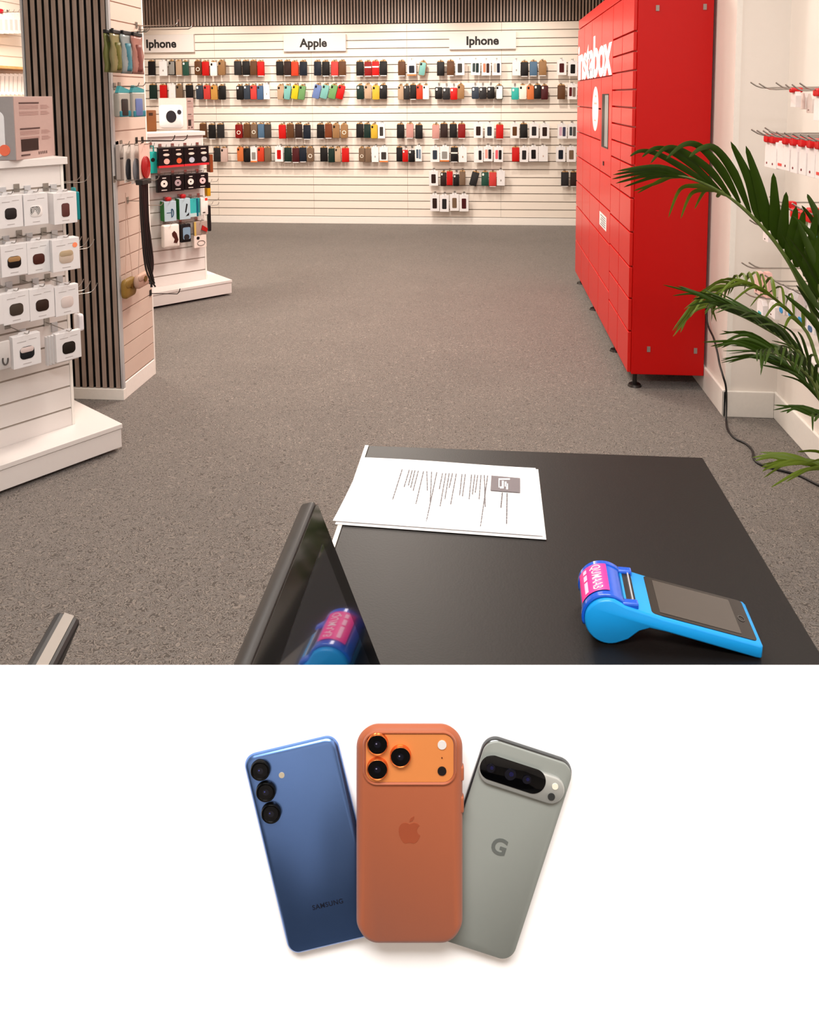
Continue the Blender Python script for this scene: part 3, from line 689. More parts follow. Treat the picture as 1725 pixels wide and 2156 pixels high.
# --- goods on the far unit
def upack(xl, yt, xr, yb, off, name, label, cat, fn, group=None, side=False):
    cx, w, z0, h = U2.rect(off, xl, yt, xr, yb, side)
    P = U2.w(U2.tx1+off, cx, z0) if side else U2.w(cx, U2.ty0-off, z0)
    t = thing(name, label, cat, P, U2.a + (math.pi/2 if side else 0), group); fn(t, w, h)
    q = U2.w(U2.tx1+.001, cx, z0+h*1.03) if side else U2.w(cx, U2.ty0-.001, z0+h*1.03)
    peg(q, U2.a + (math.pi/2 if side else 0), off+.02, 'wire hook for %s' % label.split(', red tab')[0].replace(' on far display unit', '').replace(' of far display unit', '').replace(' of the far display unit', '').replace(' on the far display unit', ''), 'hooks on the far display unit', r=.002)
def tealpack(t, w, h):
    MB().slab(w, h*.8, .006, 0, .03, .002).build('pack', cm('#1fb3aa', .4), t, smooth=True)
    MB().tube([(w*.1, .01, h*.8), (w*.1, .01, h), (-w*.3, .01, h)], .005, 6).build('hang_strap', cm('#1a8f8a', .5), t)
    MB().disc(-w*.1, h*.5, w*.28, -.002, .0005).build('lens_window', cm('#1d1a17', .3), t)
upack(316, 308, 331, 365, .05, 'teal_accessory_pack', 'teal lens pack at left of the far display unit', 'accessory', tealpack)
def blackpack(red, disc, dcol='#efe3df'):
    def fn(t, w, h):
        MB().box(-w/2, w/2, 0, .03, 0, h).build('pack', cm('#141012', .4), t, bevel=.002)
        if red: MB().box(-w/2, w/2, -.001, .031, -h*.06, h*.06).build('red_foot', cm('#d9343a', .4), t)
        if disc:
            n = 20
            L = [[(r*math.cos(2*math.pi*i/n), y, h*.5+r*math.sin(2*math.pi*i/n)) for i in range(n)] for r, y in ((w*.07, 0), (w*.07, -.003), (w*.25, -.003), (w*.25, 0))]
            MB().loops(L, False).build('white_disc', cm(dcol, .4), t)
            MB().box(-w*.2, w*.2, -.001, .0003, h*.1, h*.15).box(-w*.12, w*.16, -.001, .0003, h*.8, h*.86).build('pale_print', cm('#d8cfca', .5), t)
        else:
            MB().disc(w*.1, h*.27, h*.15, -.002, .0003, 20, None, w*.22).build('round_picture', cm(dcol, .4), t)
            MB().disc(w*.08, h*.62, h*.07, -.002, .0003, 16, None, w*.24).box(-w*.15, w*.25, -.001, .0003, h*.84, h*.89).build('pale_print', cm('#e3d2c6', .5), t)
    return fn
for q, (x0, x1, dc) in enumerate(((334, 362, '#e8b5a9'), (362, 387, '#d8643f'), (388, 414, '#bcc0cf'), (414, 440, '#b9b3b6'))):
    upack(x0, 311-q*1.2, x1, 351-q*2, .09, 'black_gadget_pack', 'black gadget pack with red foot on far display unit, %s from left' % ORD[q], 'accessory', blackpack(True, False, dc), 'black packs on the far display unit')
for q, (x0, x1, dc) in enumerate(((331, 360, '#f3e6df'), (361, 388, '#b09aa0'), (389, 414, '#f3e6df'), (414, 439, '#efc3c4'))):
    upack(x0, 369-q*1.6, x1, 405-q*3, .09, 'black_gadget_pack', 'black pack with a ring picture in second row of far display unit, %s from left' % ORD[q], 'accessory', blackpack(False, True, dc), 'black packs on the far display unit')
def greenbox(pic):
    def fn(t, w, h):
        MB().box(-w/2, w/2, 0, .07, 0, h).build('box', cm('#b9cfdb', .45), t, bevel=.002)
        MB().box(-w/2-.0015, -w/2+.0002, .001, .069, .001, h-.001).build('green_side', cm('#187a2a', .45), t)
        MB().slab(w*.5, h*.22, w*.2, .01, .05, .008, 0, h*.98).build('red_tab', cm('#b81f24', .4), t, smooth=True)
        if pic == 'mug':
            n = 16
            MB().tube([(w*.1+w*.16*math.cos(a), -.003, h*.42+h*.2*math.sin(a)) for a in [math.radians(-90+180*i/12) for i in range(13)]] + [(w*.1, -.003, h*.22)], w*.03, 6).box(-w*.3, w*.05, -.002, .0003, h*.42, h*.45).build('holder_picture', cm('#1f4f70', .4), t)
        else:
            MB().prism([(0, h*.35), (w*.1, h*.32), (w*.26, h*.72), (w*.14, h*.76)], -.002, .0003).prism([(w*.05, h*.15), (w*.35, h*.18), (w*.36, h*.32)], -.002, .0003).build('holder_picture', cm('#17181c', .4), t)
    return fn
upack(346, 424, 371.5, 466, .10, 'car_holder_box', 'pale blue box with green side and blue holder picture, red tab on top', 'box', greenbox('mug'))
upack(378, 418, 401, 462, .10, 'car_holder_box', 'pale blue box with green side and black holder picture, red tab on top', 'box', greenbox('arm'))
def tealcard(t, w, h):
    MB().box(-w/2, w/2, 0, .025, 0, h).build('card', cm('#3bb5b6', .45), t, bevel=.0015)
    MB().box(w*.12, w*.3, -.0015, .0003, 0, h).build('dark_stripe', cm('#0c5f78', .45), t)
    MB().box(-w*.5, w*.5, -.0012, .0003, 0, h*.2).build('pale_foot', cm('#c2dcdc', .45), t)
upack(400, 418, 422, 456, .08, 'teal_card', 'teal card pack right of the green-sided boxes', 'accessory', tealcard)
def whitered(t, w, h):
    MB().slab(w, h, .005, 0, .02, .002).build('pack', cm('#f2ebe6', .45), t, smooth=True)
    MB().box(w*.1, w*.45, -.0015, .0003, h*.82, h*.98).build('red_label', cm('#e2412e', .45), t)
    MB().box(-w*.25, w*.1, -.0015, .0003, h*.1, h*.16).build('dark_print', cm('#3b3937', .45), t)
upack(423, 416, 438, 452, .10, 'white_card_pack', 'white card pack with a red corner label on far display unit', 'accessory', whitered)
def pouchbrown(t, w, h):
    MB().slab(w, h, .012, 0, .05, .012).build('pouch', cm('#f3e9e2', .35), t, smooth=True)
    MB().prism([(w*.02, h*.62), (w*.16, h*.72), (w*.3, h*.6), (w*.4, h*.3), (w*.3, h*.16), (w*.1, h*.2), (w*.18, h*.35), (w*.04, h*.5)], -.0022, .0005).build('brown_item', cm('#4b231d', .45), t)
upack(344, 473, 379, 521, .12, 'white_pouch', 'white pouch with a dark brown item, bottom row of far display unit', 'pouch', pouchbrown)
def bluepack(t, w, h):
    MB().slab(w, h, .006, 0, .03, .002).build('pack', cm('#171315', .4), t, smooth=True)
    MB().slab(w*.72, h*.66, .01, -.0015, .0004, .0005, w*.1, h*.16).build('blue_picture', cm('#86a3bd', .4), t)
    MB().disc(w*.08, h*.28, h*.16, -.0028, -.0016, 18).build('dark_picture', cm('#2c2b30', .4), t)
upack(380, 472, 402, 510, .09, 'black_blue_pack', 'black pack with a blue picture, bottom row of far display unit', 'accessory', bluepack)
def redtoy(t, w, h):
    MB().slab(w, h, .006, 0, .025, .002).build('card', cm('#a8948a', .45), t, smooth=True)
    MB().prism([(0, h*.4), (w*.4, h*.2), (w*.48, h*.45), (w*.1, h*.72)], -.012, .0005).build('red_item', cm('#b3201d', .4), t)
    MB().box(-w*.5, -w*.36, -.0015, .0004, 0, h).build('yellow_edge', cm('#d9b765', .45), t)
upack(409, 466, 437, 495, .08, 'red_item_pack', 'grey card holding a red item, low right of far display unit', 'accessory', redtoy)
def ringbox(t, w, h):
    MB().box(-w/2, w/2, 0, .03, 0, h).build('box', cm('#f1e2d9', .45), t, bevel=.0015)
    MB().disc(-w*.18, h*.78, w*.12, -.0018, .0003).build('dark_dot', cm('#1a1516', .4), t)
    MB().tube([(w*.06+w*.3*math.cos(a), -.002, h*.36+h*.2*math.sin(a)) for a in [2*math.pi*i/20 for i in range(21)]], w*.02, 5).build('ring_picture', cm('#6a5f5a', .4), t)
upack(409, 495, 435, 521, .08, 'ring_box', 'white box with an oval ring picture, lowest on the far display unit', 'box', ringbox)
def yellow(t, w, h):
    MB().slab(.055, h*.62, .006, 0, .03, .003).build('pack', cm('#c99412', .45), t, smooth=True)
    MB().box(-.0275, .0275, .002, .028, h*.61, h).build('dark_header', cm('#231712', .45), t)
upack(432, 384, 449, 412, .05, 'yellow_pack', 'yellow pack with dark header on the side of far display unit', 'accessory', yellow, None, True)
def blackstick(t, w, h):
    MB().slab(.03, h, .008, 0, .022, .004).build('body', cm('#1c191b', .4), t, smooth=True)
    MB().box(-.01, .01, -.0015, .001, h*.1, h*.4).build('pale_label', cm('#6b6264', .4), t)
upack(438, 432, 448, 486, .05, 'black_stick_pack', 'long black pack hanging on the side of far display unit', 'accessory', blackstick, None, True)
def rustbox(t, w, h):
    MB().box(-.03, .03, 0, .025, 0, h).build('box', cm('#8a4424', .5), t, bevel=.002)
    MB().box(-.02, .02, -.001, .0003, h*.2, h*.5).build('dark_picture', cm('#3c2018', .5), t)
upack(440, 325, 450, 362, .05, 'rust_brown_box', 'rust brown box on the side of far display unit', 'box', rustbox, None, True)
for q, (px, py) in enumerate(((452, 384), (450, 424), (450, 434))):
    P = hit(px-14, py+2, U2.w(U2.tx1, 0, 0), U2.x)
    l = U2.loc(P)
    peg(U2.w(U2.tx1+.0005, min(max(l.y, U2.ty0+.02), U2.ty1-.02), P.z), U2.a+math.pi/2, .12, 'empty wire hook on the side of far display unit, %s from top' % ORD[q], 'hooks on the far display unit')

# ------------------------------------------------------------------ goods on the pillar's slatwall side
def prect(off, xl, yt, xr, yb):
    ym, xm = (yt+yb)/2, (xl+xr)/2
    L = atX(xl, ym, PX1+off); R_ = atX(xr, ym, PX1+off); T = atX(xm, yt, PX1+off); B = atX(xm, yb, PX1+off)
    return (L.y+R_.y)/2, abs(R_.y-L.y), B.z, T.z-B.z
def ppack(xl, yt, xr, yb, off, name, label, cat, fn, group=None, hook=True):
    cy, w, z0, h = prect(off, xl, yt, xr, yb)
    t = thing(name, label, cat, (PX1+off, cy, z0), math.pi/2, group); fn(t, w, h)
    if hook: peg((PX1+.0005, min(max(cy, PYF+.03), PYB-.02), z0+h*.98), math.pi/2, off+.03, 'pillar hook holding the %s' % label.split(' hanging')[0].split(', on')[0].replace(' on the pillar', ''), 'hooks on the pillar side')
def pouch(c1, c2):
    def fn(t, w, h):
        L = []
        for i in range(13):
            f = i/12; wob = .0015*math.sin(f*9+w*80); tt = .010*math.sin(math.pi*min(f+.12, 1))+.006
            L.append([(x*w*(.94+.02*math.cos(f*7))+wob, .03+y*tt*2+.003*math.sin(f*13+x*9), h*.88*f) for x, y in [(.5*max(-1, min(1, 1.25*math.cos(a))), .5*math.sin(a)) for a in [2*math.pi*k/12 for k in range(12)]]])
        MB().loops(L, True).build('pouch', cm(c1, .28), t, smooth='all')
        L = []
        for i in range(9):
            f = i/8; L.append([(x*w*.45+.006*math.sin(f*6), .019+y*.02, h*(.06+.62*f)) for x, y in [(.5*math.cos(a), .5*math.sin(a)) for a in [2*math.pi*k/8 for k in range(8)]]])
        MB().loops(L, True).build('contents', cm(c2, .5), t, smooth='all')
        MB().box(-w*.4, w*.4, .02, .04, h*.88, h*.97).build('clip', M_BLACK, t, bevel=.003)
    return fn
ppack(234, 60, 250, 152, .10, 'strap_pouch', 'olive green strap pouch hanging nearest on the pillar side', 'pouch', pouch('#6a6c3c', '#4d571c'), 'strap pouches on the pillar')
ppack(247, 60, 267, 153, .13, 'strap_pouch', 'khaki strap pouch hanging second on the pillar side', 'pouch', pouch('#7b7350', '#5d5a28'), 'strap pouches on the pillar')
ppack(268, 62, 289, 155, .14, 'strap_pouch', 'grey blue strap pouch hanging third on the pillar side', 'pouch', pouch('#7f8686', '#3b6f7c'), 'strap pouches on the pillar')
ppack(290, 66, 312, 156, .15, 'strap_pouch', 'dusty rose strap pouch hanging last on the pillar side', 'pouch', pouch('#94695f', '#74413a'), 'strap pouches on the pillar')
def tealhead(c):
    def fn(t, w, h):
        MB().slab(w, h*.78, .008, 0, .03, .006).build('pack', cm('#97948c', .3), t, smooth=True)
        MB().slab(w*.96, h*.2, .006, -.003, .002, .002, 0, 0).build('teal_foot', cm('#256f7c', .4), t, smooth=True)
        MB().prism([(-w*.5, h*.78), (w*.5, h*.78), (w*.5, h*.88), (-w*.3, h)], .004, .02).build('header', cm('#3f8d94', .4), t)
        MB().slab(w*.55, h*.56, .01, -.004, .0005, .002, -w*.05, h*.03).build('contents', cm(c, .4), t, smooth=True)
    return fn
ppack(251, 181, 275, 246, .09, 'strap_pack', 'clear pack with teal header and black strap, on the pillar side', 'accessory', tealhead('#2a2422'))
ppack(280, 180, 306, 246, .10, 'strap_pack', 'clear pack with teal header and purple strap, on the pillar side', 'accessory', tealhead('#5b6a98'))
def coil(c, bg):
    def fn(t, w, h):
        MB().box(-w/2, w/2, 0, .004, 0, h).build('card', cm(bg, .45), t)
        mb = MB()
        for q in range(6):
            mb.tube([(w*.36*math.cos(a)*(1-.17*q), -.004-.0008*q, h*.34+h*.29*math.sin(a)*(1-.13*q)) for a in [2*math.pi*i/22 for i in range(23)]], w*.042, 6)
        mb.build('coiled_cable', cm(c, .5), t, smooth=True)
    return fn
ppack(253, 304, 265, 380, .03, 'cable_card', 'plain grey card pack hanging on the pillar, left of cable coils', 'accessory', lambda t, w, h: (MB().box(-w/2, w/2, 0, .02, 0, h).build('card', cm('#b8aba4', .45), t), MB().box(-w/2, w/2, -.001, .0003, h*.6, h*.64).build('dark_line', cm('#4b433f', .5), t)))
ppack(262, 306, 277, 384, .06, 'coiled_cable_pack', 'card pack with a dark grey coiled cable on the pillar', 'accessory', coil('#33343a', '#d8cdc5'), 'coiled cable packs')
ppack(277, 304, 294, 386, .09, 'coiled_cable_pack', 'card pack with a mid grey coiled cable on the pillar', 'accessory', coil('#75757a', '#d8cdc5'), 'coiled cable packs')
ppack(294, 302, 316, 378, .12, 'coiled_cable_pack', 'card pack with a red coiled cable on the pillar', 'accessory', coil('#a31a1a', '#d9b7aa'), 'coiled cable packs')
# lanyards and small purses
cy, w, z0, h = prect(.16, 303, 376, 320, 612)
t = thing('lanyard_bundle', 'bundle of long black straps hanging at the pillar edge', 'straps', (PX1+.16, cy, z0), math.pi/2)
mb = MB()
for q in range(7):
    x = -w*.75+q*w*.25; e = (.02-.004*q)
    mb.tube(smoothpath([(x, .004*q, h*.96), (x+.012*math.sin(q), .004*q, h*.6), (x+w*.35, .004*q, h*(.2+.05*(q % 3))), (w*.45+e, .003*q, h*(.03*(q % 4)))], 5), .0045+.0012*(q % 3), 6)
mb.build('strap', M_BLACK, t, smooth=True)
MB().box(-w*.55, w*.55, -.006, .03, h*.955, h*1.0).build('clip', M_BLACK, t, bevel=.003)
peg((PX1+.0005, min(cy, PYB-.02), z0+h*.99), math.pi/2, .22, 'wire hook on the pillar holding the black strap bundle', 'hooks on the pillar side')
def purse(c, cord, up):
    def fn(t, w, h):
        MB().slab(w, h, w*.22, 0, .03, .01).build('purse', cm(c, .45), t, smooth=True)
        MB().slab(w*.9, h*.4, w*.2, -.003, .004, .003, 0, h*.55).build('flap', cm(c, .55), t, smooth=True)
        MB().disc(0, h*.58, w*.1, -.006, -.002).build('clasp', cm('#8d6a2c', .3, metal=.8), t)
        MB().tube([(-w*.3, .012, h*.9), (-w*.1, .012, up*.6), (0, .012, up)], .0018, 5).tube([(w*.3, .012, h*.9), (w*.12, .012, up*.6), (0, .012, up)], .0018, 5).build('cord', cm(cord, .6), t, smooth=True)
    return fn
ppack(265, 585, 289, 626, .05, 'small_purse', 'olive gold phone purse hanging low on the pillar by a long cord', 'purse', purse('#8a6b32', '#d8b7a6', .52), hook=False)
ppack(291, 574, 319, 604, .08, 'small_purse', 'beige phone purse hanging low at the pillar edge', 'purse', purse('#c3a18f', '#c9b0a3', .46), hook=False)
peg((PX1+.0005, 3.80, prect(.03, 265, 420, 289, 424)[2]), math.pi/2, .085, 'wire hook on the pillar holding the purse cords', 'hooks on the pillar side')
peg((PX1+.0005, 3.97, prect(.03, 291, 430, 319, 434)[2]), math.pi/2, .11, 'wire hook near the pillar edge holding the beige purse cord', 'hooks on the pillar side')
for q, (yy, px, py, L) in enumerate(((3.98, 330, 54, .22), (4.02, 352, 62, .28), (4.0, 345, 296, .24), (3.93, 330, 297, .2), (4.03, 322, 618, .16))):
    zz = atY(px, py, yy).z
    peg((PX1+.0005, yy, zz), math.pi/2, L, 'bare wire hook jutting from the pillar edge, %s from top' % ORD[q], 'hooks on the pillar side', up=.03, r=.0026, m=M_DARKMETAL if q > 1 else M_CHROME)

# ------------------------------------------------------------------ far left wall goods seen past the pillar
for q, px in enumerate((3, 14, 24.5, 35, 45)):
    a = atX(px, 71, XL+.12); b = atX(px, 28, XL+.12)
    t = thing('white_hanging_card', 'white hanging card on the far left wall, %s from left' % ORD[q], 'card', a, math.pi/2, 'white cards on the far left wall')
    MB().box(-.032, .032, 0, .02, 0, b.z-a.z).build('card', cm('#ece5e0', .5), t, bevel=.001)
    MB().box(-.02, .02, -.0008, .0003, .03, .12).build('grey_print', cm('#cfc7c3', .5), t)
    if q == 0: MB().slab(.06, .035, .01, -.01, .02, .003, 0, b.z-a.z).build('red_clip', cm('#b81626', .4), t, smooth=True)
    peg((XL+.0005, a.y, b.z+.01), math.pi/2, .15, 'hook holding the white hanging card, %s from left on far left wall' % ORD[q], 'hooks on the far left wall')
a = atX(-6, 147, XL+.0); b = atX(50, 143, XL)
o = MB().box(-.012, 0.26, a.y-.6, b.y+.5, -.022, 0).build('wall_shelf', wood('oak_shelf', '#b98a52', '#d6a66a', (3, 12, 40)), None, bevel=.002, loc=(XL+.0125, 0, a.z+.02))
tag(o, 'oak shelf board on the far left wall beside the pillar', 'shelf')
a = atX(0, 203, XL+.22)
for q, px in enumerate((-2, 7, 16, 25, 34, 43, 51)):
    p = atX(px, 200, XL+.2); p2 = atX(px, 155, XL+.2)
    t = thing('white_booklet_pack', 'white upright pack leaning on the rack behind the camera carton, %s from left' % ORD[q], 'pack', p, math.pi/2, 'white packs in the far left rack')
    M = Matrix.Rotation(.12, 4, 'Y')
    MB().box(-.03, .03, 0, .03, 0, (p2.z-p.z), M).build('pack', cm('#ece4de', .5), t, bevel=.0015)
    MB().box(.012, .02, -.0008, .0003, .03, .16, M).build('grey_print', cm('#b5aaa4', .5), t)
p = atX(25, 200, XL+.2)
o = MB().box(0, .27, -.75, .6, -.014, 0).build('rack_tray', cm('#e9c9b5', .45), None, bevel=.001, loc=(XL+.0005, p.y, p.z-.002))
tag(o, 'beige rack tray under the white upright packs', 'rack')

# ------------------------------------------------------------------ right wall hooks and packs
XH = XR-.0005
def rpeg(y, z, L, label, r=.003):
    o = MB().tube(smoothpath([(0, 0, 0), (0, -L*.6, 0), (0, -L*.9, 0), (0, -L-.015, .022)], 3), r, 6).box(-.012, .012, -.004, 0, -.05, .03).build('display_hook', M_CHROME, None, smooth=True, loc=(XH, y, z), rotz=-math.pi/2)
    return tag(o, label, 'hook', 'hooks on the right wall')
M_CLIP = mat('red_security_clip', '#dd1a1c', .35)
def rpack(px, py_hook, yb, xw, wdt, label, clip=True, col='#f4ecea', dot='#7c2b33', red=False, hooklen=None, blue=None, cliplabel=True):
    a = atX(px, yb, xw); b = atX(px, py_hook, xw); h = b.z-a.z
    t = thing('hanging_pack', label, 'pack', a, -math.pi/2, 'packs hanging on the right wall')
    hb = h*.86
    MB().prism([(-wdt/2, 0), (wdt/2, 0), (wdt/2, hb*.72), (wdt*.26, hb), (-wdt*.26, hb), (-wdt/2, hb*.72)], 0, .02).build('card', cm(col, .4), t, bevel=.001)
    if clip: MB().slab(wdt*.62, h*.26, .008, -.012, .03, .004, 0, hb*.9).build('security_clip', M_CLIP, t, smooth=True)
    if dot: MB().slab(wdt*.16, h*.07, wdt*.07, -.0012, .0003, .0003, -wdt*.12, h*.1).build('dark_print', cm(dot, .4), t)
    if red: MB().box(-wdt*.3, wdt*.3, -.0012, .0003, h*.1, h*.18).build('red_print', cm('#e8574f', .4), t)
    if blue: MB().slab(wdt*.5, h*.16, .01, -.0015, .0003, .0005, 0, h*.02).build('blue_print', cm(blue, .4), t)
    rpeg(a.y, b.z, XH-xw+.05, 'chrome hook for the %s' % label.split(' on the right')[0].split(' on right')[0].split(' behind the')[0].split(' low behind')[0])
    return t
for q, (px, hy, by, red) in enumerate(((1616, 284, 352, 0), (1628, 286, 355, 0), (1642, 287, 356, 1), (1655, 288, 359, 0), (1671, 290, 364, 0), (1689, 292, 368, 0), (1707, 294, 373, 0), (1724, 296, 377, 1), (1741, 298, 381, 0))):
    rpack(px, hy, by, 1.10, .062, '%s white pack, %s from left in the long row on right wall' % ('red-printed unclipped' if px == 1642 else 'red-printed clipped' if red else 'red-clipped dark-dotted', ORD[q]), px != 1642, red=bool(red), dot=None if red else '#7c2b33')
rpack(1670, 186, 226, 1.16, .05, 'short white pack with red clip in the top row on the right wall', True, '#efe6e2', None)
rpack(1690, 190, 230, 1.2, .05, 'short white pack without clip in the top row on the right wall', False, '#efe3dc', None)
rpack(1704, 190, 238, 1.2, .05, 'pale curled pack behind the tall clipped pack on the right wall', False, '#eadcd4', '#9a7a72')
rpack(1722, 188, 254, 1.16, .075, 'tall white pack with red clip at top right on the right wall', True, '#f6f1ef', None)
for q, (y, px, py) in enumerate(((3.18, 1603, 182), (3.28, 1614, 179), (3.1, 1598, 276))):
    z = atY(px, py, y).z
    rpeg(y+.03, z-.01, XH-1.075, 'long empty chrome hook on the right wall, %s' % ('lower one', 'upper one', 'left of the clipped packs')[q], .003)
for q, (px, hy, by, cc, clip, bl, nm) in enumerate(((1612, 474, 508, '#efe6e4', False, None, 'small white card'), (1655, 425, 500, '#e6dfd7', True, None, 'pale card with red clip'), (1672, 440, 520, '#f2ece8', True, None, 'tall card with red clip'), (1688, 445, 545, '#8fa07c', True, '#e6402a', 'green card'), (1704, 440, 560, '#eef0ec', True, None, 'white striped card'), (1722, 450, 580, '#3f8a9c', False, None, 'blue card'))):
    rpack(px, hy, by, 1.13, .06, '%s behind the palm on the right wall, middle rows' % nm, clip, cc, '#3b3533', blue=bl)
for q, (px, hy, by, cc, bl, nm) in enumerate(((1594, 563, 620, '#e9c3bb', None, 'pink card pack'), (1610, 563, 625, '#e7b9b1', None, 'second pink card pack'), (1645, 590, 660, '#d9cdca', '#2f93cf', 'grey pack with blue foot'), (1664, 600, 668, '#e4dcda', '#2f93cf', 'white pack with blue foot'), (1685, 610, 680, '#cfc4c4', '#2f93cf', 'silver pack with blue foot'), (1706, 620, 700, '#eeeaea', '#4a6f9a', 'white pack with dark blue foot'), (1600, 625, 662, '#f4eeee', '#3aa5a8', 'small white pack with teal band'), (1625, 628, 668, '#f4eeee', None, 'small plain white pack'))):
    rpack(px, hy, by, 1.12, .07, '%s low behind the palm on the right wall' % nm, False, cc, '#6a3a36', blue=bl)
o = MB().box(-.2, 0, -1.0, .0, 0, .02).build('wall_shelf', M_WHITE, None, bevel=.002, loc=(XH, 3.25, atX(1690, 712, 1.25).z))
tag(o, 'white shelf edge low on the right wall behind the palm', 'shelf')
# price rail above packs
for q, (py, nm) in enumerate(((172, 'upper'), (268, 'lower'), (404, 'lowest'))):
    zz = atX(1700, py, 1.3).z
    o = MB().box(-.03, 0, -1.4, 0, -.006, .006).build('hook_rail', M_ALU, None, bevel=.001, loc=(XH, 3.12, zz+.005))
    tag(o, 'grey metal hook rail on the right wall, the %s one' % nm, 'rail', 'hook rails on the right wall')

# ------------------------------------------------------------------ counter, side counter
DZ = .882
t = thing('sales_counter', 'black sales counter with paper and blue card terminal on it', 'counter', (.08, .9, 0))
def DK(mb, name, m, **k):
    mb.v = [p - Vector((.08, .9, 0)) for p in mb.v]; return mb.build(name, m, t, **k)
DX0, DX1, DY0, DY1 = -.2045, .372, .30, 1.345
DK(MB().box(DX0, DX1, DY0, DY1, DZ-.028, DZ), 'worktop', M_DESK, bevel=.0015)
DK(MB().box(DX0-.0065, DX0-.0002, DY0, DY1, DZ-.028, DZ+.0005), 'edge_strip', mat('pale_edge_strip', '#e2d9cf', .35))
DK(MB().box(DX0+.02, DX1-.02, DY1-.05, DY1-.03, 0, DZ-.0285), 'front_panel', M_DESK)
DK(MB().box(DX0+.02, DX0+.04, DY0+.05, DY1-.051, 0, DZ-.0285), 'side_panel', M_DESK)
DK(MB().box(DX1-.04, DX1-.02, DY0+.05, DY1-.051, 0, DZ-.0285), 'side_panel', M_DESK)
t = thing('side_counter', 'lower black counter wing carrying the till displays', 'counter', (-.62, .5, 0))
def SK(mb, name, m, **k):
    mb.v = [p - Vector((-.62, .5, 0)) for p in mb.v]; return mb.build(name, m, t, **k)
SK(MB().box(-1.02, DX0-.008, .12, .735, DZ-.03, DZ-.001), 'worktop', M_DESK, bevel=.0015)
SK(MB().box(-1.0, DX0-.03, .69, .71, 0, DZ-.0305), 'front_panel', M_DESK)
SK(MB().box(-1.0, -.98, .14, .6895, 0, DZ-.0305), 'side_panel', M_DESK)

# ------------------------------------------------------------------ added unseen white cabinet, a reflector for the blue phone
t = thing('reflector_cabinet', 'added unseen low white cabinet behind the sales counter, reflected in the blue phone', 'cabinet', (-.85, -1.2, 0))
MB().box(-.72, .72, -.24, .24, .06, .88).build('body', M_WHITE, t, bevel=.002)
MB().box(-.74, .74, -.26, .26, .8802, .905).build('worktop', M_WHITE, t, bevel=.002)
MB().box(-.70, .70, -.22, .21, 0, .0598).build('plinth', M_BLACK, t)
for q in range(3):
    d_ = MB().box(-.715+.477*q, -.715+.472+.477*q, .2405, .258, .07, .875).build('door', M_WHITE, t, bevel=.001)
    MB().tube([(-.5+.477*q, .258, .78), (-.5+.477*q, .275, .78), (-.42+.477*q, .275, .78), (-.42+.477*q, .258, .78)], .004, 6).build('handle', M_CHROME, d_)

o = MB().slab(1.7, .95, .03, 0, .012, .003).build('unseen_dark_mat', mat('black_reflection_mat', '#0c0b0b', .9, bump=.1), None)
o.rotation_euler = (-math.pi/2, 0, 0); o.location = (-.35, -.90, .0001)  # unseen mat added to darken what the blue phone reflects
tag(o, 'added unseen black mat behind the sales counter, darkening the blue phone reflection', 'mat')
# ------------------------------------------------------------------ printed sheets on the counter
PC = [atZ(*q, DZ) for q in ((767.6, 965), (1128, 986.8), (1144, 1134.4), (701, 1102))]
def sheet(corners, z, name, m, lift):
    n1, n2 = 18, 12; vs = []; fs = []
    for j in range(n2+1):
        for i in range(n1+1):
            u, v = i/n1, j/n2
            p = (corners[0]*(1-u)+corners[1]*u)*(1-v) + (corners[3]*(1-u)+corners[2]*u)*v
            zz = z + lift*(max(0, v-.6)/.4)**2*.0045 + lift*.0014*math.sin(u*5.5)*(1-v)**2
            vs.append((p.x, p.y, zz))
    N = len(vs)
    vs += [(x, y, z_-.0004) for x, y, z_ in vs]
    for j in range(n2):
        for i in range(n1):
            a = j*(n1+1)+i; fs += [(a, a+1, a+n1+2, a+n1+1), (N+a, N+a+n1+1, N+a+n1+2, N+a+1)]
    rim = [i for i in range(n1+1)] + [j*(n1+1)+n1 for j in range(1, n2+1)] + [n2*(n1+1)+i for i in range(n1-1, -1, -1)] + [j*(n1+1) for j in range(n2-1, 0, -1)]
    for a, b in zip(rim, rim[1:]+rim[:1]): fs.append((a, b, N+b, N+a))
    return MB().add(vs, fs)
M_PAPER = mat('white_paper', '#f7f4f3', .6, vary=.006)
PC2 = [p + Vector((.004, -.004, 0)) for p in PC]
lower = sheet(PC2, DZ+.0011, 'paper_sheet', M_PAPER, .1).build('paper_sheet', M_PAPER, smooth=True)
tag(lower, 'lower white paper sheet peeking out beneath the printed page on the counter', 'paper')
top = sheet(PC, DZ+.0018, 'printed_page', M_PAPER, .6)
t = thing('printed_page', 'white printed page with grey logo square, upper sheet on the black counter', 'paper', (PC[0]+PC[2])/2)
def PP(mb, name, m, par=t, **k):
    c0 = (PC[0]+PC[2])/2; mb.v = [p - c0 for p in mb.v]; return mb.build(name, m, par, **k)
PP(top, 'sheet', M_PAPER, smooth=True)
def onpage(px, py, dz=.0042): return atZ(px, py, DZ+dz)
def pagequad(mb, pts, dz=.0045):
    P = [onpage(*q, dz) for q in pts]; mb.loops([[p for p in P], [p - Vector((0, 0, .0004)) for p in P]], True)
def zpg(py): return .0024 + .6*.0045*(max(0, (py-985)/147-.6)/.4)**2
def lz(px): return 690+px/3.67
mb = MB()
pagequad(mb, ((1035, 1001), (1095.5, 1006.5), (1095.5, 1036.7), (1033, 1032)), .0036)
lg = PP(mb, 'logo_square', mat('grey_print_square', '#6f6669', .6))
mb = MB()
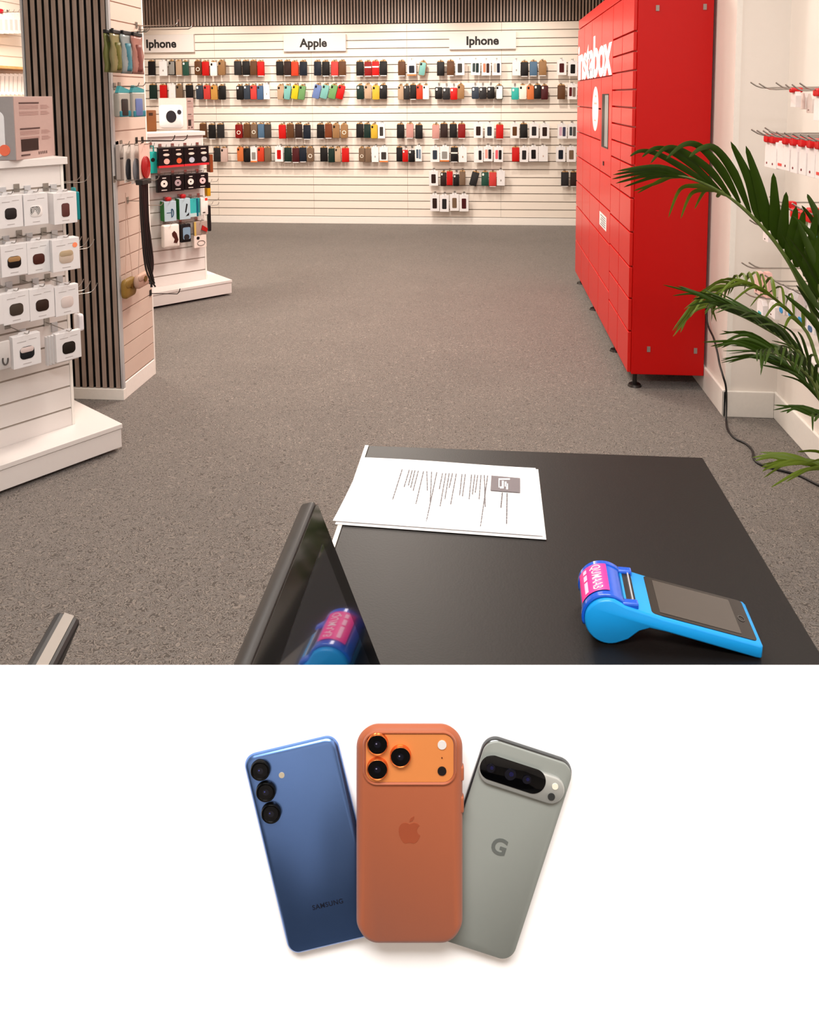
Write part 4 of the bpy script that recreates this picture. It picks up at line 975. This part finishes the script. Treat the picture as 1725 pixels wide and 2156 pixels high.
for x0, y0, x1, y1 in ((1050, 1007, 1052, 1026), (1052, 1007, 1074, 1010), (1057, 1012, 1061, 1028), (1063, 1014, 1067, 1024), (1066, 1018, 1070, 1030), (1053, 1024, 1058, 1028)):
    pagequad(mb, ((x0, y0), (x1, y0), (x1, y1), (x0, y1)), .0042)
PP(mb, 'logo_mark', M_PAPER, lg)
mb = MB()
def words(x0, y0, x1, y1, wd=2.0):        # one printed line running from (x0,y0) to (x1,y1), broken into words
    L = math.hypot(x1-x0, y1-y0); s = 0
    while s < L:
        e = min(L, s+random.uniform(4, 9)); f0, f1 = s/L, e/L
        a = (x0+(x1-x0)*f0, y0+(y1-y0)*f0); b = (x0+(x1-x0)*f1, y0+(y1-y0)*f1)
        pagequad(mb, ((a[0]-wd/2, a[1]), (a[0]+wd/2, a[1]), (b[0]+wd/2, b[1]), (b[0]-wd/2, b[1])), zpg(a[1])+.0009)
        s = e + 1.5
for l in ((1068, 1038, 1067, 1104, 2.6), (1058, 1037, 1055, 1068, 2.6)): words(*l)
PP(mb, 'printed_heading', mat('grey_text_ink', '#655f61', .7)); mb = MB()
for xa, ya_, xb, yb_ in ((1027, 1001, 1012, 1108), (1020, 1000, 1022, 1068), (1013, 1000, 1009, 1050), (1006, 1000, 1001, 1036), (1000, 999, 995, 1040), (993, 999, 988, 1050), (980, 998, 974, 1044), (973, 998, 968, 1042), (961, 997, 949, 1062), (953, 996, 946, 1026), (946, 996, 937, 1050), (939, 996, 927, 1065), (932, 996, 925, 1030),
        (920, 994, 898, 1097), (909, 993, 906, 1055), (899, 992, 900, 1032), (892, 992, 876, 1060), (881, 991, 870, 1033), (874, 990, 865, 1026), (868, 990, 860, 1022), (862, 989, 851, 1025), (847, 988, 827, 1051)):
    words(xa, ya_, xb, yb_)
PP(mb, 'printed_text', mat('grey_text_ink', '#655f61', .7))

# ------------------------------------------------------------------ blue card terminal
TO = Vector((.14, .857, DZ)); ta = math.radians(-3)
t = thing('card_terminal', 'bright blue handheld card terminal with pink sticker on the counter', 'card terminal', TO, ta)
M_BLUE = mat('bright_blue_plastic', '#1494dc', .32, spec=.5, vary=.015)
M_BLUELIGHT = M_BLUE
D = .078
CZ, CR = .0275, .0265
prof = []
for a in range(-70, -271, -10):
    prof.append((CR*math.cos(math.radians(a)), CZ+CR*math.sin(math.radians(a))))
prof += [(.006, .0535), (.018, .0475), (.060, .0368), (.1625, .0168), (.1655, .0140), (.1650, .0022), (.1630, .0002), (.158, .0006), (.062, .0212), (.045, .0238), (.034, .0195), (.022, .0085)]
body = MB()
L = []
for y, ins in ((0, .0025), (.0012, .0008), (.003, 0), (D-.003, 0), (D-.0012, .0008), (D, .0025)):
    cx = sum(p[0] for p in prof)/len(prof)
    pr = []
    n = len(prof)
    for i in range(n):
        a, b, c = Vector(prof[i-1]), Vector(prof[i]), Vector(prof[(i+1) % n])
        tn = ((c-a)).normalized(); nr = Vector((-tn.y, tn.x))
        pr.append((b.x-nr.x*ins*-1*(-1), y, b.y-nr.y*ins*-1*(-1)))
    L.append(pr)
body.loops(L, True); body.build('body', M_BLUE, t, smooth=True)
slope = math.atan2(.0168-.0368, .1625-.060)
# sloping screen glass
def onslope(x0, x1, y0, y1, lift, th, r, name, m, par):
    xa = x0; Lx = (x1-x0)
    M = Matrix.Translation((x0, 0, .0368+(x0-.060)*math.tan(slope)+lift)) @ Matrix.Rotation(-slope, 4, 'Y')
    mb = MB(); P = rrect(Lx/math.cos(slope), y1-y0, r)
    mb.loops([[(Lx/math.cos(slope)/2+a, (y0+y1)/2+b, -th) for a, b in P], [(Lx/math.cos(slope)/2+a, (y0+y1)/2+b, 0) for a, b in P]], True, M)
    return mb.build(name, m, par)
gl = onslope(.0475, .1605, .005, D-.003, .0008, .0015, .004, 'screen_glass', mat('black_glass_front', '#1c1816', .1, spec=.6), t)
onslope(.057, .145, .010, D-.008, .0012, .0006, .0008, 'display_area', M_SCREENGREY, gl)
mb = MB()
xx, yy = .152, D/2; zz = .0368+(xx-.060)*math.tan(slope)+.0012
mb.tube([(xx+.0035*math.cos(a), yy+.0045*math.sin(a), zz-.0035*math.cos(a)*math.tan(-slope)*1) for a in [2*math.pi*i/16 for i in range(17)]], .0005, 5)
mb.build('home_mark', cm('#55504c', .4), gl)
# translucent paper cover
M_COVER = mat('translucent_blue_cover', '#0d55c8', .12, spec=.7, coat=.5, vary=.1, scale=40)
M_DEEP = mat('deep_blue_inner', '#0a3f9e', .3)
L = []
for y, ins in ((.004, .002), (.006, 0), (.012, 0), (.0122, .0012), (D-.0122, .0012), (D-.012, 0), (D-.006, 0), (D-.004, .002)):
    L.append([((CR+.0022-ins)*math.cos(math.radians(a))-.001, y, CZ+.001+(CR+.0022-ins)*math.sin(math.radians(a))) for a in range(198, 39, -8)])
cov = MB().loops(L, False, None, False)
cv = cov.build('paper_cover', M_COVER, t, smooth=True)
sol = cv.modifiers.new('solid', 'SOLIDIFY'); sol.thickness = .0016
MB().box(.0175, .031, .011, D-.011, .044, .0468).build('tear_slot', M_BLACK, t)
MB().box(.0268, .0285, .013, D-.013, .0455, .0488).build('tear_bar', cm('#dfe6ee', .25, metal=.7), t)
for y0 in (.003, D-.013):
    MB().box(.014, .033, y0, y0+.010, .042, .0502).build('cover_latch', M_COVER, t, bevel=.002)
RS = CR+.0026
def oncyl(yl, ang, r=RS): return Vector((r*math.cos(ang)-.001, yl, CZ+.001+r*math.sin(ang)))
n = 14; a0, a1 = math.radians(84), math.radians(160); y0, y1 = .014, D-.013
mb = MB().loops([[oncyl(y0, a0+(a1-a0)*i/n) for i in range(n+1)], [oncyl(y1, a0+(a1-a0)*i/n) for i in range(n+1)]], False, None, False)
stk = mb.build('pink_sticker', mat('pink_sticker', '#ef2f8d', .4), t, smooth=True)
tm = text_mb('QUMAAB', .0165, .0, .008, sx=.86)
x0t = min(p.x for p in tm.v); x1t = max(p.x for p in tm.v)
for i, p in enumerate(tm.v):
    f = (p.x-x0t)/(x1t-x0t); yl = y1-.003-(y1-y0-.006)*f
    tm.v[i] = oncyl(yl, math.radians(110)-p.z/RS, RS+.0004+(-p.y))
tm.build('sticker_lettering', M_WHITEINK, stk)
mb = MB()
for ya_, yb_ in ((y1-.011, y1-.004), (y1-.024, y1-.014), (y0+.004, y1-.027)):
    mb.loops([[oncyl(ya_, math.radians(a), RS+.0004) for a in (133, 138, 143)], [oncyl(yb_, math.radians(a), RS+.0004) for a in (133, 138, 143)]], False, None, False)
mb.build('sticker_small_print', cm('#fbc3dd', .5), stk)

# ------------------------------------------------------------------ till display seen edge on
Yc, tt_, ya_, ph_ = .625, math.radians(17), math.radians(-5), math.radians(8)
p0 = atY(665, 1052, Yc)
nn = Vector((math.cos(tt_)*math.cos(ya_), math.cos(tt_)*math.sin(ya_), math.sin(tt_)))
hz = nn.cross(Vector((0, 0, 1))).normalized(); up_ = hz.cross(nn)
if up_.z < 0: up_ = -up_
up2 = math.cos(ph_)*up_+math.sin(ph_)*hz; hz2 = math.cos(ph_)*hz-math.sin(ph_)*up_
# local frame: x along hz2 (towards the viewer), z along up2, front face = -y = nn
Mt = Matrix(((hz2.x, -nn.x, up2.x, 0), (hz2.y, -nn.y, up2.y, 0), (hz2.z, -nn.z, up2.z, 0), (0, 0, 0, 1)))
TW, TH = .176, .205
t = thing('till_display', 'black touchscreen till display facing the card terminal', 'screen')
t.matrix_world = Matrix.Translation(p0 - up2*TH) @ Mt
MB().slab(TW, TH, .003, 0, .014, .003, TW/2, 0).build('housing', mat('dark_grey_housing', '#2c2825', .42), t, smooth=True)
MB().slab(TW-.003, TH-.003, .004, -.0012, .0005, .0004, TW/2, .0015).build('glass', M_BLACKGLOSS, t)
MB().box(.02, TW-.012, -.0016, -.0011, .02, TH-.028).build('display_area', mat('dark_blue_display', '#0d1118', .03, spec=1.0, coat=1.0, ior=2.1), t)
sp = p0 - up2*TH*.75
st_ = MB().box(TW*.35, TW*.65, .013, .026, -.02, TH*.55).build('stand_arm', M_BLACK, t)
base = p0 - up2*TH + hz2*TW*.5
z_drop = base.z - DZ
Mi = (Matrix.Translation(p0 - up2*TH) @ Mt).inverted()
fb = MB().box(base.x-.055, base.x+.05, base.y-.05, base.y+.05, DZ+.0002, DZ+.012).build('stand_base', M_BLACK, t, bevel=.002)
fb.matrix_parent_inverse = Mi
fb2 = MB().box(base.x-.03, base.x-.006, base.y-.018, base.y+.018, DZ+.011, base.z+.05).build('stand_neck', M_BLACK, t)
fb2.matrix_parent_inverse = Mi
# second slab at the far left
A = atY(148, 1290, .64)
E2 = atZ(78, 1420, A.z)
dv = (E2-A); dv.z = 0; dv.normalize()
sd = Vector((-dv.y, dv.x, 0))
if sd.x < 0: sd = -sd
t = thing('till_screen', 'dark screen seen edge on at lower left, its lit top edge painted pale grey', 'screen')
lean = math.radians(24)
upv = (Vector((0, 0, 1))*math.cos(lean) + sd*math.sin(lean)).normalized()
sdv = (sd*math.cos(lean) - Vector((0, 0, 1))*math.sin(lean)).normalized()
HH = (A.z-DZ)/math.cos(lean)
O = A - upv*HH
Mt2 = Matrix(((dv.x, sdv.x, upv.x, O.x), (dv.y, sdv.y, upv.y, O.y), (dv.z, sdv.z, upv.z, O.z), (0, 0, 0, 1)))
t.matrix_world = Mt2
MB().box(0, .10, -.0115, .0115, .05, HH-.0008).build('housing', M_BLACK, t, bevel=.004)
MB().box(.003, .098, -.0045, .0045, HH-.0007, HH+.0008).build('top_edge', mat('painted_lit_edge', '#8b8178', .6), t)  # pale strip paints the light falling on the top face
MB().box(.02, .08, -.0075, .0075, .012, .0505).build('stand_neck', M_BLACK, t)
sb_ = MB().box(O.x-.05, O.x+.05, O.y-.09, O.y+.01, DZ+.0002, DZ+.014).build('stand_base', M_BLACK, t, bevel=.002)
sb_.matrix_parent_inverse = Mt2.inverted()

# ------------------------------------------------------------------ display board with three phones
DB = .475
def onb(px, py, d=DB): return CAM + d*((px-W_PX/2)*RT/F_PX - (py-PY0)*UP/F_PX + FW)
MB_ = Matrix(((RT.x, FW.x, UP.x, 0), (RT.y, FW.y, UP.y, 0), (RT.z, FW.z, UP.z, 0), (0, 0, 0, 1)))
BT = .010                                     # board thickness
s = DB/F_PX
sb = (DB+BT)/F_PX
# rear top edge on the photograph's dividing line; the front edge is rounded over
ztop_b = onb(862.5, 1400, DB+BT)
org = onb(862.5, 1400, DB)                    # local origin along board
hgt_rear = 0
# local coords: x right, y into the scene, z up along the board, origin at the front plane under the top edge
low = onb(862.5, 1400, DB)
Ztop = (ztop_b - low).dot(UP)                 # height of the rear top edge relative to the front-plane line
zdesk = (DZ - low.z)/UP.z                     # where the board meets the counter
t = thing('display_board', 'plain white upright display board at the near end of counter, carrying three phones', 'display board')
t.matrix_world = Matrix.Translation(low) @ MB_
BW = .36
prof = [(0, zdesk+.004), (0, Ztop-.010), (.003, Ztop-.004), (.006, Ztop-.001), (BT, Ztop), (BT, zdesk+.004)]
mb = MB().loops([[(-BW, y, z) for y, z in prof], [(BW, y, z) for y, z in prof]], True)
mb.build('panel', mat('white_display_panel', '#fbfafa', .55, vary=.003), t, smooth=True)
for x0 in (-.2, .14):
    MB().prism([(x0, 0), (x0+.012, 0), (x0+.012, .1), (x0, .1)], 0, .06).build('easel_strut', M_WHITE, t).matrix_local = Matrix.Translation((0, BT, zdesk+.012))
MB().box(-.3, .3, .0, .075, .0018, .0075, Matrix.Translation((0, 0, zdesk)) @ Matrix.Rotation(PITCH, 4, 'X')).build('foot_plate', M_WHITE, t, bevel=.001)

def phone_root(name, label, px, py, rot, depth):
    t = thing(name, label, 'phone', (0, 0, 0), 0, 'phones on the white display board')
    P = onb(px, py, depth)
    t.matrix_world = Matrix.Translation(P) @ MB_ @ Matrix.Rotation(math.radians(rot), 4, 'Y')
    return t
def lens(t, x, z, r, y, name='camera', ringm=None, h=.0022, hl='#3b3f86', glass=.74):
    n = 36
    L = [[(x+q*math.cos(2*math.pi*i/n), y+dy, z+q*math.sin(2*math.pi*i/n)) for i in range(n)] for q, dy in ((r, .0004), (r*.985, -h*.8), (r*.93, -h), (r*(glass+.06), -h*.95), (r*glass, -h*.7))]
    o = MB().loops(L, True).build(name, ringm or mat('black_lens_ring', '#131313', .22, metal=.7), t, smooth=True)
    MB().disc(x, z, r*glass, y-h*.75, y-h*.3, 32).build('lens_glass', mat('lens_black_glass', '#020203', .06, spec=.4), o)
    MB().disc(x, z, r*.32, y-h*.78, y-h*.74, 24).build('inner_lens', mat('lens_inner', '#070814', .1, spec=.5, coat=.2), o)
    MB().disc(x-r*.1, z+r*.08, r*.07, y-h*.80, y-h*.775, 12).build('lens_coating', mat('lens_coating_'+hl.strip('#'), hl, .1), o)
    return o
class Phone:
    def __init__(s, name, label, px, py, rot, back, th):
        s.th = th; s.mid = back - th/2; s.t = phone_root(name, label, px, py, rot, s.mid)
        s.inv = s.t.matrix_world.inverted(); s.s = s.mid/F_PX
    def at(s, px, py, y=None):            # photograph point on the phone at local depth y
        y = -s.th/2 if y is None else y
        P = s.inv @ onb(px, py, s.mid + y); return P.x, P.z
# --- blue phone (back towards the viewer)
ph = Phone('blue_phone', 'metallic blue phone leaning left on the white board, three stacked camera rings', 658.8, 1776.3, -13.4, DB-.0003, .0056)
t = ph.t; s1 = ph.s; y0 = -ph.th/2
M_PBLUE = mat('blue_metallic_back', '#6c90d0', .28, metal=.95, spec=.5, vary=.01)
MB().slab(203*s1, 428*s1, 26*s1, y0, -y0, .0026, 0, -214*s1, None, 10).build('body', M_PBLUE, t, smooth=True)
for px, py in ((549, 1618.9), (560.7, 1663.7), (571.6, 1708.9)):
    x, z = ph.at(px, py); lens(t, x, z, 20.8*s1, y0)
x, z = ph.at(593.4, 1631.7)
MB().disc(x, z, 6*s1, y0-.0003, y0+.0003, 20).build('flash', cm('#b0a48f', .4), t)
x, z = ph.at(690.5, 1904)
m = text_mb('SAMSUNG', 14*s1, .00015, .02, sx=.98, spacing=1.08)
for i, p in enumerate(m.v): m.v[i] = p + Vector((x, y0, z))
m.build('lettering', mat('dark_blue_mark', '#0d1526', .4), t)
# --- grey phone
ph = Phone('grey_phone', 'grey phone leaning right on the white board, pill-shaped camera bar', 1050.6, 1781.4, 18.0, DB-.0003, .0056)
t = ph.t; s1 = ph.s; y0 = -ph.th/2
MB().slab(198*s1, 435*s1, 31*s1, y0, -y0, .0022, 0, -217.5*s1, None, 10).build('frame', mat('polished_grey_frame', '#5d5f60', .2, metal=.9), t, smooth=True)
MB().slab(193*s1, 430*s1, 29*s1, y0-.0004, y0+.0012, .0004, 0, -215*s1, None, 10).build('back_glass', mat('grey_matte_glass', '#80847f', .40, vary=.01), t, smooth=True)
xa, za = ph.at(1036.7, 1618.4); xb, zb = ph.at(1158.8, 1657.6); R1 = 29*s1
bar = MB().slab((xb-xa)+2*R1, 2*R1, R1, y0-.0026, y0+.0005, .0010, (xa+xb)/2, (za+zb)/2-R1, None, 14).build('camera_bar', mat('light_grey_metal', '#b6b8b4', .35, metal=.5), t, smooth=True)
xc, zc = ph.at(1036.7, 1617.6, y0-.003); xd, zd = ph.at(1123.6, 1645, y0-.003); R2 = 26*s1
MB().slab((xd-xc)+2*R2, 2*R2, R2, y0-.0030, y0-.0025, .0002, (xc+xd)/2, (zc+zd)/2-R2, None, 14).build('camera_window', mat('lens_black_glass'), bar, smooth=True)
for px, py, r in ((1033.9, 1616.9, 9), (1075, 1630.2, 12), (1109.5, 1641, 9)):
    x, z = ph.at(px, py, y0-.003)
    MB().disc(x, z, r*s1, y0-.0033, y0-.0030, 28).build('lens', mat('lens_inner'), bar)
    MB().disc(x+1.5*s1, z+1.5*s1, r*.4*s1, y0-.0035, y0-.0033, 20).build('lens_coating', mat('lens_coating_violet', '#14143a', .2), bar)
x, z = ph.at(1167.4, 1648.2); MB().disc(x, z, 6.5*s1, y0-.0030, y0-.0026, 20).build('flash', cm('#e0dac8', .3), bar)
x, z = ph.at(1159.6, 1669.8); MB().disc(x, z, 7.5*s1, y0-.0030, y0-.0026, 20).build('sensor', cm('#2f3030', .3), bar)
x, z = ph.at(1050.8, 1782.8)
m = text_mb('G', 47*s1, .0002, .03)
for i, p in enumerate(m.v): m.v[i] = p + Vector((x, y0-.0004, z))
m.build('emblem', mat('dark_grey_mark', '#5c605d', .4), t)
# --- orange phone in front of both
ph = Phone('orange_phone', 'phone in burnt orange case in front, three-lens camera plate at top', 862.5, 1752.5, 0, DB-.0066, .0086)
t = ph.t; s2 = ph.s; y0 = -ph.th/2
M_OCASE = mat('orange_silicone_case', '#985031', .55, spec=.35, vary=.012, sheen=.15)
cs = MB().slab(223*s2, 455*s2, 47*s2, y0, -y0, .0040, 0, -227.5*s2, None, 12).build('case', M_OCASE, t, smooth=True)
x0, z1 = ph.at(764.4, 1539); x1, z0 = ph.at(961.6, 1651.8)
n = 10; cw, ch = x1-x0, z1-z0
P2 = rrect(cw-6*s2, ch-6*s2, 26*s2, n); P3 = rrect(cw-13*s2, ch-12*s2, 22*s2, n)
cxm, czm = (x0+x1)/2, (z0+z1)/2
rim = MB().loops([[(cxm+a, y0+.0004, czm+b) for a, b in rrect(cw, ch, 29*s2, n)], [(cxm+a, y0-.0009, czm+b) for a, b in rrect(cw-2.2*s2, ch-2.2*s2, 28*s2, n)], [(cxm+a, y0-.0010, czm+b) for a, b in P2], [(cxm+a, y0+.0002, czm+b) for a, b in P3]], False)
rim.build('camera_rim', M_OCASE, cs, smooth=True)
plate = MB().prism([(cxm+a, czm+b) for a, b in P3], y0-.0003, y0+.001).build('camera_plate', mat('anodised_orange', '#df8a4c', .36, metal=.25, spec=.6, vary=.012), t)
M_ORING = mat('orange_lens_ring', '#d9743a', .22, metal=.8)
for px, py in ((795, 1568), (843.5, 1594), (795, 1620.5)):
    x, z = ph.at(px, py, y0-.002); lens(plate, x, z, 22.3*s2, y0-.0003, 'lens_ring', M_ORING, .0022, '#7a7590', .88)
x, z = ph.at(931, 1567); MB().disc(x, z, 9.2*s2, y0-.0008, y0-.0002, 24).build('flash', cm('#cfcac6', .3), plate)
x, z = ph.at(930.8, 1622); MB().disc(x, z, 9.2*s2, y0-.0008, y0-.0002, 24).build('lidar_window', cm('#1f1a1a', .2), plate)
x, z = ph.at(930.8, 1594.4); MB().disc(x, z, 1.5*s2, y0-.0006, y0-.0002, 10).build('microphone', cm('#5c2c16', .4), plate)
apple = [(0, .33), (.08, .36), (.2, .40), (.32, .385), (.41, .325), (.465, .255), (.385, .18), (.345, .07), (.355, -.05), (.415, -.145), (.49, -.195), (.455, -.30), (.38, -.43), (.285, -.53), (.19, -.565), (.1, -.54), (0, -.515), (-.1, -.54), (-.19, -.565), (-.28, -.52), (-.38, -.38), (-.46, -.2), (-.5, 0), (-.48, .17), (-.41, .30), (-.3, .38), (-.2, .40), (-.1, .37)]
leaf = [(0, .43), (.015, .53), (.08, .62), (.215, .70), (.21, .60), (.14, .49)]
x, z = ph.at(862.5, 1750); S = 45*s2
mb = MB().prism([(x+a*S, z+b*S) for a, b in apple], y0-.00018, y0+.0002).prism([(x+a*S, z+b*S) for a, b in leaf], y0-.00018, y0+.0002)
mb.build('emblem', mat('dark_orange_mark', '#8f4429', .5), t)
for zt, hh in ((1625, 30), (1690, 34)):
    xx, zz = ph.at(974, zt, 0)
    MB().slab(.0024, hh*s2, .0011, -.0022, .0022, .0008, xx-.0004, zz-hh*s2/2).build('side_button', M_OCASE, cs, smooth=True)

# ------------------------------------------------------------------ power cord from behind the locker
pts = [Vector((COLX-.02, 4.0, atX(1487, 655, COLX-.02).z+.03))]
for px, py in ((1488, 668), (1493, 690), (1503, 712), (1511, 742), (1516, 768), (1523, 792)): pts.append(atX(px, py, COLX-.02))
for px, py in ((1529, 815), (1530, 850)): pts.append(atY(px, py, COLY-.022))
pts.append(atZ(1529.5, 884, .008))
for px, py in ((1533, 905), (1547, 922), (1572, 935), (1585, 950), (1587, 965), (1600, 977), (1635, 988), (1680, 1000), (1730, 1024), (1800, 1050)): pts.append(atZ(px, py, .006))
o = MB().tube(smoothpath(pts, 5), .0048, 8).build('power_cord', M_BLACK, None, smooth='all')
tag(o, 'black power cord running from the red locker across the carpet', 'cord')

# ------------------------------------------------------------------ potted palm at the right
M_LEAF = mat('palm_leaf', '#2e4505', .45, spec=.3, vary=.35, scale=9)
M_LEAF2 = mat('palm_leaf_light', '#5b6d18', .45, spec=.3, vary=.35, scale=9)
M_RACHIS = mat('palm_stem', '#5a6a2e', .5, vary=.2)
PB = Vector((1.16, 2.30, 0))
palm = thing('potted_palm', 'green potted palm with long arching fronds at the right edge', 'plant', PB)
pot = MB().loops([[(r*math.cos(2*math.pi*i/28), r*math.sin(2*math.pi*i/28), z) for i in range(28)] for r, z in ((.10, 0), (.115, .01), (.15, .28), (.155, .3), (.145, .3), (.135, .27))], True)
pot.build('pot', cm('#3a3634', .5), palm, smooth=True)
MB().cyl((0, 0), .134, .2, .265, 24).build('soil', cm('#2a1d14', .95), palm)
mb = MB()
for q in range(6):
    a = q*1.05; mb.tube([(.04*math.cos(a), .04*math.sin(a), .25), (.055*math.cos(a), .055*math.sin(a), .5), (.05*math.cos(a)-.02, .05*math.sin(a), .72)], [.013, .010, .007], 7)
mb.build('stem', M_RACHIS, palm, smooth=True)
def blade(mb, pts, W, twist=0., side=None):
    pts = smoothpath(pts, 5); n = len(pts); L = []
    for i, p in enumerate(pts):
        tn = (pts[min(i+1, n-1)]-pts[max(i-1, 0)]).normalized()
        v = (p-CAM).normalized() if side is None else side
        c = tn.cross(v); c = c.normalized() if c.length > 1e-5 else Vector((1, 0, 0))
        nrm = c.cross(tn).normalized()
        c2 = math.cos(twist)*c + math.sin(twist)*nrm; n2 = c2.cross(tn)
        f = i/(n-1); w = W*(min(1, .25+f*3.2))*(max(0, 1-f)**.55)*.5 + .0004
        L.append([p-c2*w + n2*w*.25, p - n2*w*.1, p+c2*w + n2*w*.25])
    vs = [q for l in L for q in l]; fs = []
    for i in range(n-1):
        for j in range(2): fs.append((i*3+j, i*3+j+1, (i+1)*3+j+1, (i+1)*3+j))
    mb.add(vs, fs)
PLANE0 = 2.42
def pt(px, py, Y): return atY(px, py, Y)
def frond(path, leaves, name_label=None, r0=.006, m=M_LEAF, dark=True):
    pts = smoothpath(path, 5)
    rc = MB().tube(pts, [r0*(1-.8*i/(len(pts)-1))+.0008 for i in range(len(pts))], 7); rc.v = [p-PB for p in rc.v]
    ro = rc.build('frond', M_RACHIS, palm, smooth=True)
    lf = MB()
    for lp, W, tw in leaves: blade(lf, lp, W, tw)
    lf.v = [p-PB for p in lf.v]
    lf.build('leaflets', m, ro, smooth='all')
base = PB + Vector((-.01, .0, .72))
# the big arching frond across the locker
Yd = lambda f: 2.34 + .16*f
rpx = [(1742, 770), (1715, 665), (1690, 607), (1664, 556), (1633, 510), (1600, 472), (1570, 442), (1540, 418), (1500, 394), (1460, 377), (1420, 368), (1380, 366)]
path = [base, pt(1775, 900, 2.32)] + [pt(x, y, Yd(i/11)) for i, (x, y) in enumerate(rpx)]
lv = []
def add(b, mid, tip, W, Y, dY=-.05, tw=.25):
    lv.append(([pt(*b, Y), pt(*mid, Y+dY*.5), pt(*tip, Y+dY)], W*1.2, tw*.7))
add((1712, 640), (1718, 560), (1733, 470), .034, 2.35, -.05)
add((1695, 583), (1706, 520), (1719, 449), .034, 2.36, -.06, .5)
add((1677, 563), (1683, 505), (1693, 443), .034, 2.38, -.06, .3)
add((1662, 548), (1668, 495), (1677, 434), .033, 2.39, -.06, .2)
add((1648, 524), (1650, 470), (1656, 404), .034, 2.40, -.07, .4)
add((1634, 505), (1632, 440), (1629, 364), .034, 2.42, -.06, .1)
add((1618, 486), (1600, 400), (1571, 307), .034, 2.43, -.07, .2)
add((1600, 468), (1580, 385), (1539, 298), .033, 2.44, -.07, .25)
lv.append(([pt(1580, 449, 2.45), pt(1545, 365, 2.42), pt(1507, 314, 2.40), pt(1478, 312, 2.38), pt(1451, 331, 2.36)], .03, .3))
lv.append(([pt(1558, 428, 2.46), pt(1520, 360, 2.42), pt(1475, 310, 2.40), pt(1440, 305, 2.38), pt(1403, 335, 2.36)], .03, .35))
lv.append(([pt(1538, 415, 2.46), pt(1495, 360, 2.43), pt(1440, 320, 2.41), pt(1402, 312, 2.40), pt(1370, 344, 2.38)], .028, .4))
lv.append(([pt(1518, 403, 2.47), pt(1460, 350, 2.44), pt(1410, 318, 2.42), pt(1378, 313, 2.41), pt(1352, 331, 2.40)], .026, .4))
lv.append(([pt(1500, 393, 2.47), pt(1440, 355, 2.45), pt(1385, 325, 2.43), pt(1350, 318, 2.42), pt(1327, 329, 2.41)], .024, .4))
for i, (tx, ty) in enumerate(((1300, 360), (1291, 368), (1289, 377), (1297, 386), (1314, 394))):
    b = (1455-12*i, 377-2*i)
    lv.append(([pt(*b, 2.48), pt((b[0]+tx)/2+10, 351+6*i, 2.47+.01*i), pt(tx, ty, 2.44+.02*i)], .020, .3+.1*i))
frond(path, lv, r0=.0075)
lv = []
for (b, m1, tp) in (((1440, 372), (1385, 385), (1334, 402)), ((1450, 374), (1395, 378), (1342, 407)), ((1500, 396), (1432, 400), (1408, 458)), ((1515, 402), (1455, 410), (1434, 460)), ((1530, 412), (1485, 402), (1463, 440)), ((1525, 408), (1512, 414), (1510, 416))):
    lv.append(([pt(*b, 2.50), pt((b[0]+m1[0])/2, (b[1]+m1[1])/2-6, 2.55), pt(*m1, 2.58), pt(*tp, 2.60)], .021, .5))
frond([pt(1600, 474, 2.44), pt(1560, 436, 2.47), pt(1520, 406, 2.49), pt(1470, 383, 2.50), pt(1430, 371, 2.50)], lv, r0=.003, m=M_LEAF2)
def auto(path_px, Y0, Y1, n, length, W, spread, droop, m=M_LEAF, sides=(1, -1), start=.15, seed=0, r0=.005, anchor=True):
    rnd = random.Random(seed)
    N = len(path_px)
    pts = [pt(x, y, Y0+(Y1-Y0)*i/(N-1)) for i, (x, y) in enumerate(path_px)]
    full = ([base] if anchor else []) + pts
    sp = smoothpath(pts, 8); lv = []
    side = (sp[-1]-sp[0]).cross(Vector((0, 0, 1))).normalized()
    for i in range(n):
        f = start + (1-start)*(i+.5)/n; k = min(int(f*(len(sp)-1)), len(sp)-2)
        p = sp[k]; tn = (sp[k+1]-sp[k]).normalized()
        for sd in sides:
            ll = length*(1-.45*abs(f-.45)*1.6)*rnd.uniform(.85, 1.1)
            oth = (side*sd + Vector((0, 0, .25))).normalized()
            d = (tn*math.cos(spread) + oth*math.sin(spread)).normalized()
            q1 = p + d*ll*.5 + Vector((0, 0, .02*ll)); q2 = p + d*ll + Vector((0, 0, -droop*ll)) + Vector((rnd.uniform(-.02, .02), rnd.uniform(-.02, .02), rnd.uniform(-.02, .02)))
            lv.append(([p, q1, q2], W*rnd.uniform(.8, 1.1), rnd.uniform(-.5, .9)))
    frond(full, lv, r0=r0, m=m)
auto([(1745, 790), (1700, 700), (1645, 640), (1600, 610), (1560, 600), (1525, 612), (1500, 630), (1487, 648)], 2.30, 2.55, 17, .18, .012, .95, .5, M_LEAF2, seed=3)
auto([(1750, 850), (1700, 760), (1650, 715), (1600, 685), (1560, 665), (1525, 652)], 2.25, 2.2, 16, .25, .0095, .5, .15, M_LEAF, seed=4)
auto([(1760, 880), (1710, 800), (1670, 765), (1635, 745), (1600, 742)], 2.2, 2.05, 14, .24, .011, .55, .25, M_LEAF, seed=5)
auto([(1770, 900), (1720, 830), (1680, 790), (1640, 770)], 2.2, 2.35, 13, .25, .011, .45, .3, M_LEAF, seed=6)
auto([(1765, 780), (1735, 690), (1725, 620), (1728, 540), (1735, 470)], 2.3, 2.35, 9, .22, .026, .8, .0, M_LEAF, seed=8)
auto([(1790, 960), (1760, 900), (1730, 880), (1705, 875)], 2.2, 2.1, 7, .14, .012, .6, .3, M_LEAF, seed=9)
auto([(1800, 1010), (1765, 985), (1735, 985), (1700, 978), (1660, 974)], 2.2, 2.2, 7, .16, .014, .35, .25, M_LEAF2, seed=10)
